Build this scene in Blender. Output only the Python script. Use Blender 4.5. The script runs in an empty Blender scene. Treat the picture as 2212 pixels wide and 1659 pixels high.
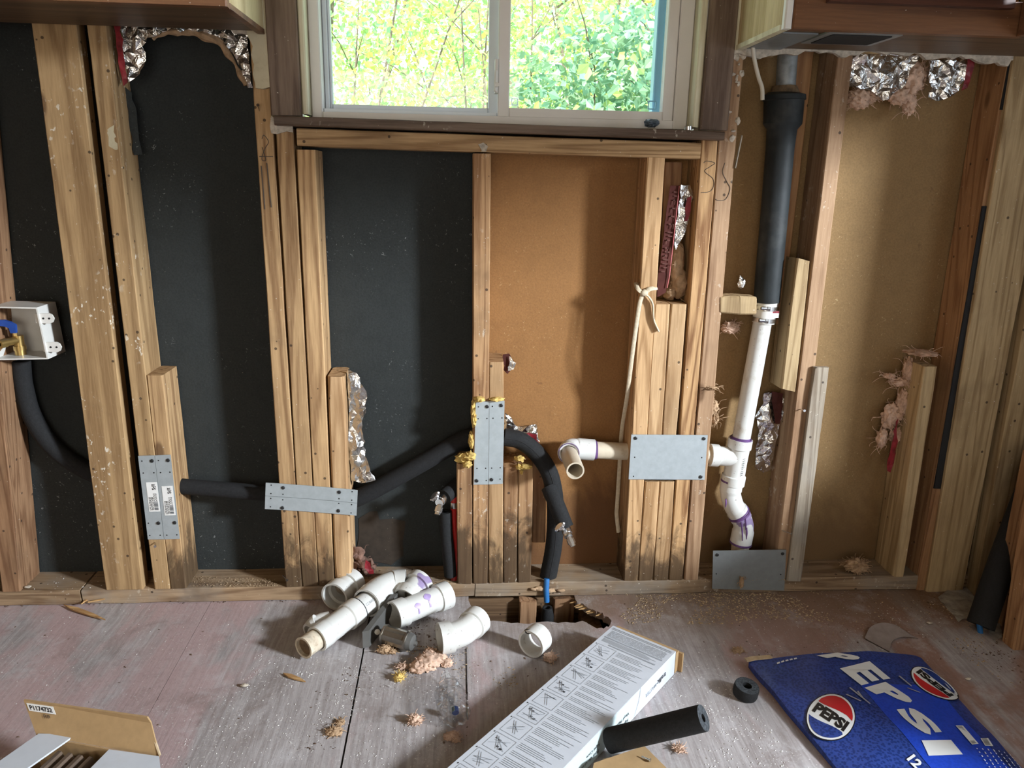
import bpy, bmesh, math, random
from mathutils import Vector, Matrix, noise, geometry

random.seed(7)
SC = bpy.context.scene
COL = SC.collection
R = math.radians

# ------------------------------------------------------------------ camera
FPX, CX, CY = 1661.0, 1106.0, 829.5
CAM = Vector((0.0, -1.66, 0.982))
PITCH, YAW, ROLL = R(15.045), R(4.2556), R(-1.1803)
FWD = Vector((math.sin(YAW) * math.cos(PITCH), math.cos(YAW) * math.cos(PITCH), -math.sin(PITCH)))
_r0 = Vector((math.cos(YAW), -math.sin(YAW), 0))
_d0 = FWD.cross(_r0)
RGT = _r0 * math.cos(ROLL) + _d0 * math.sin(ROLL)
DWN = FWD.cross(RGT)
cd = bpy.data.cameras.new('camera')
cd.sensor_fit = 'HORIZONTAL'
cd.sensor_width = 36.0
cd.lens = FPX / 2212.0 * 36.0
cd.clip_start = 0.02
cam = bpy.data.objects.new('camera', cd)
COL.objects.link(cam)
cam.matrix_world = Matrix((
    (RGT.x, -DWN.x, -FWD.x, CAM.x), (RGT.y, -DWN.y, -FWD.y, CAM.y), (RGT.z, -DWN.z, -FWD.z, CAM.z), (0, 0, 0, 1)))
SC.camera = cam

# ------------------------------------------------------------------ world, sun, room light, exposure
wd = bpy.data.worlds.new('sky')
SC.world = wd
wd.use_nodes = True
bg = wd.node_tree.nodes['Background']
bg.inputs['Color'].default_value = (0.80, 0.90, 1.0, 1)
bg.inputs['Strength'].default_value = 2.4


def lamp(name, kind, loc, target, energy, color, size=None, size_y=None, angle=None):
    ld = bpy.data.lights.new(name, kind)
    ld.energy = energy
    ld.color = color
    if kind == 'AREA':
        ld.shape = 'RECTANGLE'
        ld.size = size
        ld.size_y = size_y or size
    if kind == 'SUN':
        ld.angle = angle
    o = bpy.data.objects.new(name, ld)
    COL.objects.link(o)
    o.location = loc
    o.rotation_euler = (Vector(target) - Vector(loc)).to_track_quat('-Z', 'Y').to_euler()
    return o


lamp('sun', 'SUN', (-4, -6, 9), (-2.4, -0.4, 0), 12.0, (1.0, 0.95, 0.85), angle=R(0.6))
# daylight through the side window in the right wall, then an added soft fill lamp behind the camera
lamp('side_window_daylight', 'AREA', (3.4, -2.37, 1.75), (-0.1, -0.2, 0.2), 265.0, (0.86, 0.93, 1.0), 0.38, 0.38)
lamp('rear_fill', 'AREA', (-0.45, -3.42, 0.95), (-0.1, 0.0, 0.75), 19.0, (1.0, 0.93, 0.82), 1.7, 1.3)
SC.view_settings.view_transform = 'Standard'
SC.view_settings.look = 'None'
SC.view_settings.gamma = 1.0
SC.view_settings.use_curve_mapping = False
SC.view_settings.exposure = 0.36
SC.cycles.use_denoising = True
SC.cycles.max_bounces = 6
SC.cycles.diffuse_bounces = 3
SC.cycles.glossy_bounces = 3
SC.cycles.transmission_bounces = 4
SC.cycles.transparent_max_bounces = 10
SC.cycles.use_adaptive_sampling = True
SC.cycles.adaptive_threshold = 0.07
SC.cycles.adaptive_min_samples = 16
SC.cycles.caustics_reflective = False
SC.cycles.caustics_refractive = False


# ------------------------------------------------------------------ pixel rays of the photograph -> points on real planes
def ray(x, y):
    return RGT * ((x - CX) / FPX) + DWN * ((y - CY) / FPX) + FWD


def W(x, y, Y=0.0):
    d = ray(x, y)
    return CAM + d * ((Y - CAM.y) / d.y)


def F(x, y, Z=0.0):
    d = ray(x, y)
    return CAM + d * ((Z - CAM.z) / d.z)


# ------------------------------------------------------------------ object helpers
ORG = {}


def tag(o, label=None, cat=None, group=None, kind=None):
    if label:
        o['label'] = label
    if cat:
        o['category'] = cat
    if group:
        o['group'] = group
    if kind:
        o['kind'] = kind
    return o


def thing(name, loc, label=None, cat=None, group=None, kind=None):
    o = bpy.data.objects.new(name, None)
    COL.objects.link(o)
    o.empty_display_size = 0.02
    o.location = loc
    ORG[o.name] = Vector(loc)
    return tag(o, label, cat, group, kind)


def place(o, org, parent):
    if parent is not None:
        o.parent = parent
        o.location = org - ORG[parent.name]
    else:
        o.location = org
    ORG[o.name] = org.copy()


def mk(name, V, Fc, mat, parent=None, smooth=None, label=None, cat=None, group=None, kind=None, org=None):
    V = [Vector(v) for v in V]
    if org is None:
        lo = Vector((min(v.x for v in V), min(v.y for v in V), min(v.z for v in V)))
        hi = Vector((max(v.x for v in V), max(v.y for v in V), max(v.z for v in V)))
        org = Vector(((lo.x + hi.x) / 2, (lo.y + hi.y) / 2, lo.z))
    me = bpy.data.meshes.new(name)
    me.from_pydata([tuple(v - org) for v in V], [], Fc)
    me.validate()
    bm = bmesh.new()
    bm.from_mesh(me)
    bmesh.ops.recalc_face_normals(bm, faces=bm.faces)
    bm.to_mesh(me)
    bm.free()
    if smooth is not None:
        me.shade_smooth()
        me.set_sharp_from_angle(angle=R(smooth))
    me.materials.append(mat)
    o = bpy.data.objects.new(name, me)
    COL.objects.link(o)
    place(o, org, parent)
    return tag(o, label, cat, group, kind)


class MB:
    def __init__(s):
        s.V, s.F = [], []

    def add(s, V, Fc):
        n = len(s.V)
        s.V += [Vector(v) for v in V]
        s.F += [[i + n for i in f] for f in Fc]
        return s


def box(x0, x1, y0, y1, z0, z1):
    V = [(x0, y0, z0), (x1, y0, z0), (x1, y1, z0), (x0, y1, z0), (x0, y0, z1), (x1, y0, z1), (x1, y1, z1), (x0, y1, z1)]
    return V, [(0, 1, 2, 3), (4, 5, 6, 7), (0, 1, 5, 4), (1, 2, 6, 5), (2, 3, 7, 6), (3, 0, 4, 7)]


def beam(tl, tr, bl, br, dv, ch=0.0018, jit=0.0004, step=0.06, ends=0.0):
    """A board: front quad tl tr bl br (long axis bl->tl), pushed back by dv, chamfered edges."""
    tl, tr, bl, br, dv = [Vector(v) for v in (tl, tr, bl, br, dv)]
    n = max(1, int((tl - bl).length / step))
    V, Fc = [], []
    for i in range(n + 1):
        t = i / n
        L, Q = bl.lerp(tl, t), br.lerp(tr, t)
        ux, uy = (Q - L).normalized(), dv.normalized()
        ax = (tl - bl).normalized()
        e = ch if 0 < i < n else ch * 1.7
        along = Vector((0, 0, 0))
        c4 = [(L, ux, uy), (Q, -ux, uy), (Q + dv, -ux, -uy), (L + dv, ux, -uy)]
        for k, (p, a, b) in enumerate(c4):
            j = Vector((random.uniform(-jit, jit), random.uniform(-jit, jit), random.uniform(-jit, jit)))
            if ends and i in (0, n):
                j += ax * random.uniform(-ends, ends)
            q1, q2 = p + b * e + j, p + a * e + j
            V += [q1, q2] if k % 2 == 0 else [q2, q1]
    for i in range(n):
        for k in range(8):
            a, b = i * 8 + k, i * 8 + (k + 1) % 8
            Fc.append((a, b, b + 8, a + 8))
    Fc.append(list(range(7, -1, -1)))
    Fc.append([n * 8 + k for k in range(8)])
    return V, Fc


def stud(name, tl, tr, bl, br, mat, parent, Y=0.0, depth=0.089, zt=None, zb=0.038, label=None, ends=0.0, **kw):
    """A vertical board whose front face lies in the plane Y; corners given where the photo shows them."""
    TL, TR, BL, BR = W(*tl, Y), W(*tr, Y), W(*bl, Y), W(*br, Y)

    def at(P, Q, z):
        t = (z - Q.z) / (P.z - Q.z)
        v = Q.lerp(P, t)
        return Vector((v.x, Y, z))
    zt = TL.z if zt is None else zt
    zb = BL.z if zb is None else zb
    V, Fc = beam(at(TL, BL, zt), at(TR, BR, zt), at(TL, BL, zb), at(TR, BR, zb), (0, depth, 0), ends=ends, **kw)
    return mk(name, V, Fc, mat, parent, label=label)


def catmull(P, n=8):
    P = [Vector(p) for p in P]
    if len(P) < 3:
        return [P[0].lerp(P[1], i / n) for i in range(n + 1)]
    Q = [P[0] * 2 - P[1]] + P + [P[-1] * 2 - P[-2]]
    out = []
    for i in range(1, len(Q) - 2):
        a, b, c, d = Q[i - 1:i + 3]
        for k in range(n):
            t = k / n
            out.append(0.5 * ((2 * b) + (c - a) * t + (2 * a - 5 * b + 4 * c - d) * t * t + (3 * b - a - 3 * c + d) * t ** 3))
    out.append(P[-1])
    return out


def frames(P):
    n = len(P)
    T = []
    for i in range(n):
        a = i
        while a > 0 and (P[a] - P[i]).length < 1e-5:
            a -= 1
        b = i
        while b < n - 1 and (P[b] - P[i]).length < 1e-5:
            b += 1
        d = P[b] - P[a]
        T.append(d.normalized() if d.length > 1e-9 else Vector((0, 0, 1)))
    ref = Vector((0, 0, 1)) if abs(T[0].z) < 0.9 else Vector((0, 1, 0))
    u = (ref - T[0] * ref.dot(T[0])).normalized()
    out = []
    for t in T:
        u = (u - t * u.dot(t)).normalized()
        out.append((t, u, t.cross(u)))
    return out


def tube(P, rad, seg=16, wob=0.0, sq=None):
    """Solid tube along P; rad a number or one per point; sq = (a, b) flattens the section."""
    P = [Vector(p) for p in P]
    rad = rad if isinstance(rad, (list, tuple)) else [rad] * len(P)
    V, Fc = [], []
    for p, r, (t, u, w) in zip(P, rad, frames(P)):
        for k in range(seg):
            a = 2 * math.pi * k / seg
            rr = r * (1 + (noise.noise((p + u * math.cos(a) * r + w * math.sin(a) * r) * 40) * wob if wob else 0))
            sa, sb = sq or (1, 1)
            V.append(p + u * math.cos(a) * rr * sa + w * math.sin(a) * rr * sb)
    n = len(P)
    for i in range(n - 1):
        for k in range(seg):
            a, b = i * seg + k, i * seg + (k + 1) % seg
            Fc.append((a, b, b + seg, a + seg))
    Fc.append(list(range(seg - 1, -1, -1)))
    Fc.append([(n - 1) * seg + k for k in range(seg)])
    return V, Fc


def pipe(PR, ri, seg=24, ri_end=None):
    """Hollow pipe along a path; PR = [(point, outer radius)], ri = inner radius (or one per point)."""
    P = [Vector(p) for p, r in PR]
    ro = [r for p, r in PR]
    rin = ri if isinstance(ri, (list, tuple)) else [ri] * len(P)
    fr = frames(P)
    V, Fc = [], []
    order = [(i, ro[i]) for i in range(len(P))] + [(i, rin[i]) for i in reversed(range(len(P)))]
    for i, r in order:
        t, u, w = fr[i]
        for k in range(seg):
            a = 2 * math.pi * k / seg
            V.append(P[i] + u * math.cos(a) * r + w * math.sin(a) * r)
    m = len(order)
    for i in range(m):
        j = (i + 1) % m
        for k in range(seg):
            a, b = i * seg + k, i * seg + (k + 1) % seg
            c, d = j * seg + (k + 1) % seg, j * seg + k
            Fc.append((a, b, c, d))
    return V, Fc


def slab(P, dv):
    """A flat outline P pushed by dv into a solid."""
    P = [Vector(p) for p in P]
    dv = Vector(dv)
    n = len(P)
    tess = geometry.tessellate_polygon([P])
    V = P + [p + dv for p in P]
    Fc = [tuple(t) for t in tess] + [tuple(i + n for i in reversed(t)) for t in tess]
    Fc += [(i, (i + 1) % n, (i + 1) % n + n, i + n) for i in range(n)]
    return V, Fc


def densify(P, step, jit, rnd):
    out = []
    n = len(P)
    for i in range(n):
        a, b = Vector(P[i]), Vector(P[(i + 1) % n])
        m = max(1, int((b - a).length / step))
        for k in range(m):
            p = a.lerp(b, k / m)
            if k:
                p = p + Vector((rnd.uniform(-jit, jit), rnd.uniform(-jit, jit)))
            out.append(p)
    return out


def sheet2d(outline, step=0.012, jit=0.002, seed=1):
    """Constrained triangulation of a 2-D outline with inner points."""
    rnd = random.Random(seed)
    O = densify([Vector(p) for p in outline], step, jit, rnd)
    n = len(O)
    lo = Vector((min(p.x for p in O), min(p.y for p in O)))
    hi = Vector((max(p.x for p in O), max(p.y for p in O)))
    pts = list(O)
    y = lo.y
    while y < hi.y:
        x = lo.x
        while x < hi.x:
            pts.append(Vector((x + rnd.uniform(-.35, .35) * step, y + rnd.uniform(-.35, .35) * step)))
            x += step
        y += step
    v, e, f, *_ = geometry.delaunay_2d_cdt(pts, [], [list(range(n))], 1, 1e-6)
    return v, [tuple(t) for t in f]


def crumpled(name, px, Y, mat, parent=None, amp=0.006, step=0.012, jit=0.003, seed=1, thick=0.0009, tilt=None, smooth=None, **kw):
    """A torn sheet hanging in the plane Y with crumples; tilt(x, z) adds depth."""
    Ws = [W(*p, Y) for p in px]
    v, f = sheet2d([(p.x, p.z) for p in Ws], step, jit, seed)
    rnd = random.Random(seed + 50)
    V = []
    for p in v:
        d = noise.noise(Vector((p.x * 38, p.y * 13, seed * 3.1))) * amp * 1.2 + noise.noise(Vector((p.x * 95, p.y * 60, seed))) * amp * .4 + rnd.uniform(-amp, amp) * 0.16
        if tilt:
            d += tilt(p.x, p.y)
        V.append(Vector((p.x, Y + d, p.y)))
    n = len(V)
    V2 = V + [q + Vector((0, thick, 0)) for q in V]
    Fc = list(f) + [tuple(i + n for i in reversed(t)) for t in f]
    cnt = {}
    for t in f:
        for i in range(3):
            a, b = t[i], t[(i + 1) % 3]
            cnt[(a, b)] = 1
    for (a, b) in list(cnt):
        if (b, a) not in cnt:
            Fc.append((b, a, a + n, b + n))
    return mk(name, V2, Fc, mat, parent, smooth=smooth, **kw)


def blob(c, rx, ry, rz, seed=1, sub=3, amp=0.35, freq=3.0, strands=0, slen=0.02, flat=None):
    """A ragged clump with loose strands."""
    bm = bmesh.new()
    bmesh.ops.create_icosphere(bm, subdivisions=sub, radius=1.0)
    V = []
    for v in bm.verts:
        p = v.co.normalized()
        d = 1 + amp * noise.fractal(p * freq + Vector((seed * 7.3, 0, 0)), 0.7, 2.1, 4)
        q = Vector((p.x * rx * d, p.y * ry * d, p.z * rz * d))
        if flat is not None and q.z < flat:
            q.z = flat
        V.append(Vector(c) + q)
    Fc = [tuple(x.index for x in f.verts) for f in bm.faces]
    bm.free()
    rnd = random.Random(seed)
    m = MB().add(V, Fc)
    for i in range(strands):
        p = V[rnd.randrange(len(V))]
        d = (p - Vector(c)).normalized() + Vector((rnd.uniform(-.6, .6), rnd.uniform(-.6, .6), rnd.uniform(-.5, .5)))
        q = p + d * slen * rnd.uniform(.4, 1)
        if flat is not None:
            q.z = max(q.z, c[2] + flat + 0.001)
        m.add(*tube(catmull([p, p.lerp(q, .5) + Vector((rnd.uniform(-1, 1), rnd.uniform(-1, 1), rnd.uniform(-.3, 1))) * slen * .25, q], 3), [0.0006] * 6 + [0.0002], 4))
    return m.V, m.F


def text2d(s, bold=0.0, shear=0.0, space=1.0):
    """Letters as flat polygons, scaled so that the height of a capital is 1."""
    cu = bpy.data.curves.new('lettering', 'FONT')
    cu.body = s
    cu.offset = bold
    cu.shear = shear
    cu.space_character = space
    cu.resolution_u = 3
    o = bpy.data.objects.new('lettering', cu)
    COL.objects.link(o)
    bpy.context.view_layer.update()
    dg = bpy.context.evaluated_depsgraph_get()
    me = bpy.data.meshes.new_from_object(o.evaluated_get(dg))
    V = [(v.co.x, v.co.y) for v in me.vertices]
    Fc = [tuple(p.vertices) for p in me.polygons]
    bpy.data.objects.remove(o)
    bpy.data.curves.remove(cu)
    bpy.data.meshes.remove(me)
    x0, x1 = min(v[0] for v in V), max(v[0] for v in V)
    y0, y1 = min(v[1] for v in V), max(v[1] for v in V)
    return [((x - x0) / (x1 - x0), (y - y0) / (y1 - y0)) for x, y in V], Fc, (x1 - x0) / (y1 - y0)


def marks2d(n, seed):
    """Worn, unreadable letters: n glyph-sized groups of strokes in the unit square."""
    rnd = random.Random(seed)
    V, Fc = [], []

    def rect(x0, y0, x1, y1):
        b = len(V)
        V.extend([(x0, y0), (x1, y0), (x1, y1), (x0, y1)])
        Fc.append((b, b + 1, b + 2, b + 3))
    w = 1.0 / n
    for i in range(n):
        x = i * w
        rect(x + .1 * w, 0, x + .28 * w, rnd.uniform(.6, 1))
        if rnd.random() < .7:
            rect(x + .58 * w, rnd.uniform(0, .3), x + .76 * w, 1)
        for y in (0, .42, .84):
            if rnd.random() < .55:
                rect(x + .1 * w, y, x + .74 * w, y + .16)
    return V, Fc


# ------------------------------------------------------------------ materials
class NT:
    def __init__(s, name):
        s.m = bpy.data.materials.new(name)
        s.m.use_nodes = True
        s.t = s.m.node_tree
        s.b = s.t.nodes['Principled BSDF']
        s.out = s.t.nodes['Material Output']

    def n(s, kind, **kw):
        x = s.t.nodes.new('ShaderNode' + kind)
        for k, v in kw.items():
            setattr(x, k, v)
        return x

    def link(s, a, b):
        s.t.links.new(a, b)

    def put(s, node, key, val):
        i = node.inputs[key]
        if hasattr(val, 'is_output') or isinstance(val, bpy.types.NodeSocket):
            s.link(val, i)
        else:
            i.default_value = val

    def math(s, op, a, b=0.0, c=0.0, clamp=False):
        x = s.n('Math', operation=op, use_clamp=clamp)
        s.put(x, 0, a)
        s.put(x, 1, b)
        s.put(x, 2, c)
        return x.outputs[0]

    def ramp(s, fac, stops):
        x = s.n('ValToRGB')
        s.link(fac, x.inputs[0])
        e = x.color_ramp.elements
        while len(e) < len(stops):
            e.new(0.5)
        for k, (p, c) in enumerate(stops):
            e[k].position = p
            e[k].color = (*c, 1) if len(c) == 3 else c
        return x.outputs[0]

    def step(s, fac, a, b):
        x = s.n('MapRange')
        x.interpolation_type = 'SMOOTHSTEP'
        s.put(x, 0, fac)
        s.put(x, 1, a)
        s.put(x, 2, b)
        return x.outputs[0]

    def mix(s, fac, a, b):
        x = s.n('Mix', data_type='RGBA')
        s.put(x, 0, fac)
        for k, v in ((6, a), (7, b)):
            s.put(x, k, (*v, 1) if isinstance(v, tuple) and len(v) == 3 else v)
        return x.outputs[2]

    def noise(s, vec, scale, detail=3.0, rough=0.5, dist=0.0):
        x = s.n('TexNoise')
        if vec is not None:
            s.link(vec, x.inputs['Vector'])
        x.inputs['Scale'].default_value = scale
        x.inputs['Detail'].default_value = detail
        x.inputs['Roughness'].default_value = rough
        x.inputs['Distortion'].default_value = dist
        return x.outputs['Fac']

    def coords(s, scale=(1, 1, 1), rnd=True, world=False):
        tc = s.n('TexCoord')
        if world:
            v = s.n('NewGeometry').outputs['Position']
        else:
            v = tc.outputs['Object']
        mp = s.n('Mapping')
        mp.inputs['Scale'].default_value = scale
        s.link(v, mp.inputs['Vector'])
        v = mp.outputs[0]
        if rnd:
            oi = s.n('ObjectInfo')
            x = s.n('VectorMath', operation='ADD')
            cb = s.n('CombineXYZ')
            r = s.math('MULTIPLY', oi.outputs['Random'], 91.7)
            for k in range(3):
                s.link(r, cb.inputs[k])
            s.link(v, x.inputs[0])
            s.link(cb.outputs[0], x.inputs[1])
            v = x.outputs[0]
        return v

    def bump(s, h, strength=0.3, dist=0.001):
        x = s.n('Bump')
        x.inputs['Strength'].default_value = strength
        x.inputs['Distance'].default_value = dist
        s.link(h, x.inputs['Height'])
        s.link(x.outputs[0], s.b.inputs['Normal'])

    def base(s, col, rough=0.6, metal=0.0, spec=0.5):
        s.put(s.b, 'Base Color', (*col, 1) if isinstance(col, tuple) and len(col) == 3 else col)
        s.put(s.b, 'Roughness', rough)
        s.put(s.b, 'Metallic', metal)
        s.b.inputs['Specular IOR Level'].default_value = spec
        return s.m


def wood(name, c1, c2, axis='Z', rings=9.0, dirt=0.35, dirtc=(0.10, 0.06, 0.035), fleck=0.0, rot=0.0, grey=0.0, rough=0.75, knots=True, spread=0.25):
    s = NT(name)
    al = 0.055
    sc = {'Z': (1, 1, al), 'X': (al, 1, 1), 'Y': (1, al, 1)}[axis]
    st = s.coords(sc)
    un = s.coords((1, 1, 1))
    n1 = s.noise(st, 13.0, 2.0, 0.45, 0.6)
    ring = s.math('PINGPONG', s.math('MULTIPLY', n1, rings * 2.2), 1.0)
    ring = s.step(ring, 0.35, 0.95)
    fib = s.noise(st, 260.0, 3.0, 0.6)
    fac = s.math('ADD', s.math('MULTIPLY', ring, 0.68), s.math('MULTIPLY', s.step(fib, 0.3, 0.7), 0.42), clamp=True)
    col = s.mix(fac, c1, tuple(x * 0.82 for x in c2))
    oi = s.n('ObjectInfo')
    tone = s.n('HueSaturation')
    v = s.math('ADD', s.math('MULTIPLY', oi.outputs['Random'], spread), 1.0 - spread / 2)
    s.link(v, tone.inputs['Value'])
    s.link(col, tone.inputs['Color'])
    col = tone.outputs[0]
    if grey:
        g = s.step(s.noise(un, 6.0, 4.0, 0.6), 0.42, 0.68)
        col = s.mix(s.math('MULTIPLY', g, grey), col, (0.28, 0.25, 0.21))
    d1 = s.step(s.noise(un, 5.0, 4.0, 0.62, 0.4), 0.48, 0.78)
    col = s.mix(s.math('MULTIPLY', d1, dirt), col, dirtc)
    # long dark streaks
    d2 = s.step(s.noise(s.coords({'Z': (5, 5, .5), 'X': (.5, 5, 5), 'Y': (5, .5, 5)}[axis]), 6.0, 4.0, 0.65), 0.60, 0.74)
    col = s.mix(s.math('MULTIPLY', d2, dirt * 0.8), col, dirtc)
    if knots:
        ks = {'Z': (1, 1, .45), 'X': (.45, 1, 1), 'Y': (1, .45, 1)}[axis]
        vo = s.n('TexVoronoi')
        s.link(s.coords(ks), vo.inputs['Vector'])
        vo.inputs['Scale'].default_value = 7.0
        k = s.step(vo.outputs['Distance'], 0.095, 0.05)
        col = s.mix(s.math('MULTIPLY', k, 0.75), col, (0.11, 0.055, 0.025))
        # nail holes
        v2 = s.n('TexVoronoi')
        s.link(un, v2.inputs['Vector'])
        v2.inputs['Scale'].default_value = 30.0
        k2 = s.step(v2.outputs['Distance'], 0.11, 0.075)
        col = s.mix(s.math('MULTIPLY', k2, 0.8), col, (0.03, 0.02, 0.015))
    if rot:
        sep = s.n('SeparateXYZ')
        s.link(s.n('TexCoord').outputs['Object'], sep.inputs[0])
        rn = s.noise(s.coords((1, 1, .45)), 22.0, 5.0, 0.7, 1.0)
        edge = s.math('ADD', s.math('MULTIPLY', sep.outputs[2], -6.0), s.math('MULTIPLY', rn, 2.2))
        k = s.step(edge, 0.30 - rot, 1.0 - rot)
        col = s.mix(s.math('MULTIPLY', k, 0.85), col, (0.055, 0.035, 0.02))
    if fleck:
        fm = s.step(s.noise(un, 7.0, 3.0), 0.50, 0.62)
        fn = s.step(s.noise(s.coords((1, 1, .7)), 95.0, 3.0, 0.6), 0.60, 0.66)
        col = s.mix(s.math('MULTIPLY', s.math('MULTIPLY', fm, fn), fleck), col, (0.72, 0.66, 0.55))
    dots = s.step(s.noise(un, 170.0, 2.0, 0.5), 0.735, 0.76)
    col = s.mix(s.math('MULTIPLY', dots, 0.6), col, (0.7, 0.64, 0.54))
    h = s.math('ADD', s.math('MULTIPLY', fib, 0.6), s.math('MULTIPLY', ring, 0.35))
    s.bump(h, 0.35, 0.0012)
    return s.base(col, rough, 0, 0.25)


TAN = ((0.53, 0.345, 0.175), (0.345, 0.20, 0.092))
M = {}
M['tan'] = wood('stud_wood_tan', *TAN)
M['tan_fleck'] = wood('stud_wood_plaster_flecked', (0.50, 0.33, 0.165), (0.34, 0.205, 0.095), fleck=0.9, rot=0.0, rings=5)
M['tan_x'] = wood('stud_wood_tan_crosswise', *TAN, axis='X', rot=0)
M['pale'] = wood('stud_wood_pale', (0.56, 0.37, 0.20), (0.41, 0.24, 0.115), dirt=0.22)
M['pale_rot'] = wood('stud_wood_pale_stained_foot', (0.54, 0.345, 0.18), (0.37, 0.21, 0.095), dirt=0.3, rot=0.05)
M['grain'] = wood('stud_wood_strong_grain', (0.55, 0.34, 0.165), (0.25, 0.12, 0.05), rings=14, dirt=0.12, rot=0.02)
M['pink'] = wood('stud_wood_reddish', (0.42, 0.27, 0.16), (0.29, 0.165, 0.09), rings=5, dirt=0.35, fleck=0.4)
M['rot'] = wood('stud_wood_rotted_foot', (0.47, 0.285, 0.145), (0.29, 0.15, 0.07), dirt=0.6, rot=0.42, fleck=0.5)
M['foot'] = wood('stud_wood_damp_foot', (0.53, 0.345, 0.175), (0.325, 0.185, 0.088), dirt=0.28, rot=0.12)
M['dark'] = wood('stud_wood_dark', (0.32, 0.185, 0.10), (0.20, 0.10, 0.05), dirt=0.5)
M['corner'] = wood('stud_wood_corner', (0.40, 0.225, 0.11), (0.28, 0.14, 0.065), dirt=0.4)
M['yellow'] = wood('stud_wood_yellowish', (0.47, 0.345, 0.19), (0.34, 0.23, 0.115), dirt=0.35)
M['grey'] = wood('lath_wood_grey', (0.42, 0.36, 0.28), (0.28, 0.22, 0.16), grey=0.9, dirt=0.3)
M['plate_x'] = wood('plate_wood', (0.36, 0.25, 0.15), (0.22, 0.135, 0.075), axis='X', dirt=0.6, grey=0.7, fleck=0.4)
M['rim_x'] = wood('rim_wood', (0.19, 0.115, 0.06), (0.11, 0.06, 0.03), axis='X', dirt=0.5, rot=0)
M['casing'] = wood('casing_wood', (0.215, 0.155, 0.115), (0.125, 0.082, 0.06), rings=6, dirt=0.25, knots=False, rough=0.5, spread=0.1)
M['casing_x'] = wood('sill_wood', (0.185, 0.13, 0.095), (0.10, 0.065, 0.045), axis='X', rings=5, dirt=0.3, knots=False, rough=0.5, fleck=0.35, spread=0.1)
M['cab_x'] = wood('cabinet_wood_dark', (0.20, 0.095, 0.045), (0.13, 0.058, 0.03), axis='X', rings=4, dirt=0.25, knots=False, rough=0.42, spread=0.1)
M['cab_under'] = wood('cabinet_underside_wood', (0.15, 0.10, 0.06), (0.10, 0.062, 0.036), axis='X', rings=4, dirt=0.4, knots=False, rough=0.5, spread=0.1)
M['cab_door'] = wood('cabinet_door_wood', (0.095, 0.04, 0.026), (0.06, 0.025, 0.017), axis='X', rings=4, dirt=0.2, knots=False, rough=0.35, spread=0.1)
M['birch'] = wood('cabinet_side_plywood', (0.66, 0.54, 0.32), (0.55, 0.42, 0.22), rings=3, dirt=0.15, knots=False, spread=0.05)
M['jamb'] = wood('jamb_pale_wood', (0.72, 0.68, 0.50), (0.62, 0.56, 0.38), rings=3, dirt=0.12, knots=False, spread=0.05)
M['splinter'] = wood('splinter_wood', (0.55, 0.35, 0.16), (0.40, 0.22, 0.09), axis='X', knots=False, dirt=0.15)


def plain(name, col, rough=0.6, metal=0.0, var=0.15, scale=30.0, bump=0.0, bscale=300.0, spec=0.5, dirt=0.0, dirtc=(0.2, 0.13, 0.07), dscale=12.0):
    s = NT(name)
    c = s.coords()
    k = s.noise(c, scale, 4.0, 0.6)
    dark = tuple(x * (1 - var) for x in col)
    lite = tuple(min(1, x * (1 + var)) for x in col)
    cc = s.ramp(k, [(0.3, dark), (0.7, lite)])
    if dirt:
        d = s.step(s.noise(c, dscale, 5.0, 0.65), 0.52, 0.75)
        cc = s.mix(s.math('MULTIPLY', d, dirt), cc, dirtc)
    if bump:
        s.bump(s.noise(c, bscale, 3.0, 0.6), bump, 0.001)
    return s.base(cc, rough, metal, spec)


M['foam'] = plain('foam_sleeve_black', (0.013, 0.0135, 0.0145), 0.85, var=0.3, scale=200, bump=0.6, bscale=420, spec=0.35)
M['foam_end'] = plain('foam_sleeve_cut_end', (0.045, 0.05, 0.055), 0.95, var=0.6, scale=260, bump=0.9, bscale=300, spec=0.2)
M['rubber'] = plain('rubber_black', (0.02, 0.02, 0.022), 0.6, bump=0.2)
M['iron'] = plain('cast_iron_black', (0.014, 0.0175, 0.019), 0.6, var=0.35, scale=25, bump=0.25, bscale=120, spec=0.3, dirt=0.35, dirtc=(0.10, 0.10, 0.095), dscale=9)
M['galv_old'] = plain('old_grey_pipe', (0.22, 0.235, 0.24), 0.55, metal=0.35, var=0.4, scale=35)
M['oakum'] = plain('oakum_seal', (0.13, 0.085, 0.045), 0.95, var=0.5, scale=90, bump=0.8)
M['zinc'] = plain('zinc_plate', (0.44, 0.49, 0.51), 0.42, metal=0.35, var=0.07, scale=60, bump=0.04)
M['zinc_dark'] = plain('zinc_plate_dull', (0.29, 0.315, 0.32), 0.45, metal=0.5, var=0.07, scale=60)
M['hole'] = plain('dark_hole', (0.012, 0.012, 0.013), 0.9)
M['screw'] = plain('screw_black', (0.035, 0.036, 0.037), 0.45, metal=0.5)
M['steel'] = plain('bright_steel', (0.62, 0.62, 0.62), 0.25, metal=1.0, var=0.1)
M['chrome'] = plain('chrome', (0.80, 0.80, 0.80), 0.24, metal=1.0, var=0.03)
M['brass'] = plain('brass', (0.55, 0.38, 0.14), 0.32, metal=0.9, var=0.15)
M['bluep'] = plain('blue_plastic', (0.012, 0.06, 0.30), 0.45)
M['redp'] = plain('red_pex', (0.48, 0.02, 0.018), 0.42)
M['bluepex'] = plain('blue_pex', (0.02, 0.14, 0.38), 0.42)
M['white'] = plain('white_plastic', (0.72, 0.71, 0.67), 0.42, var=0.04, dirt=0.25, dirtc=(0.40, 0.33, 0.22), dscale=9)
M['vinyl'] = plain('window_vinyl', (0.74, 0.72, 0.69), 0.4, var=0.02)
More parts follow.
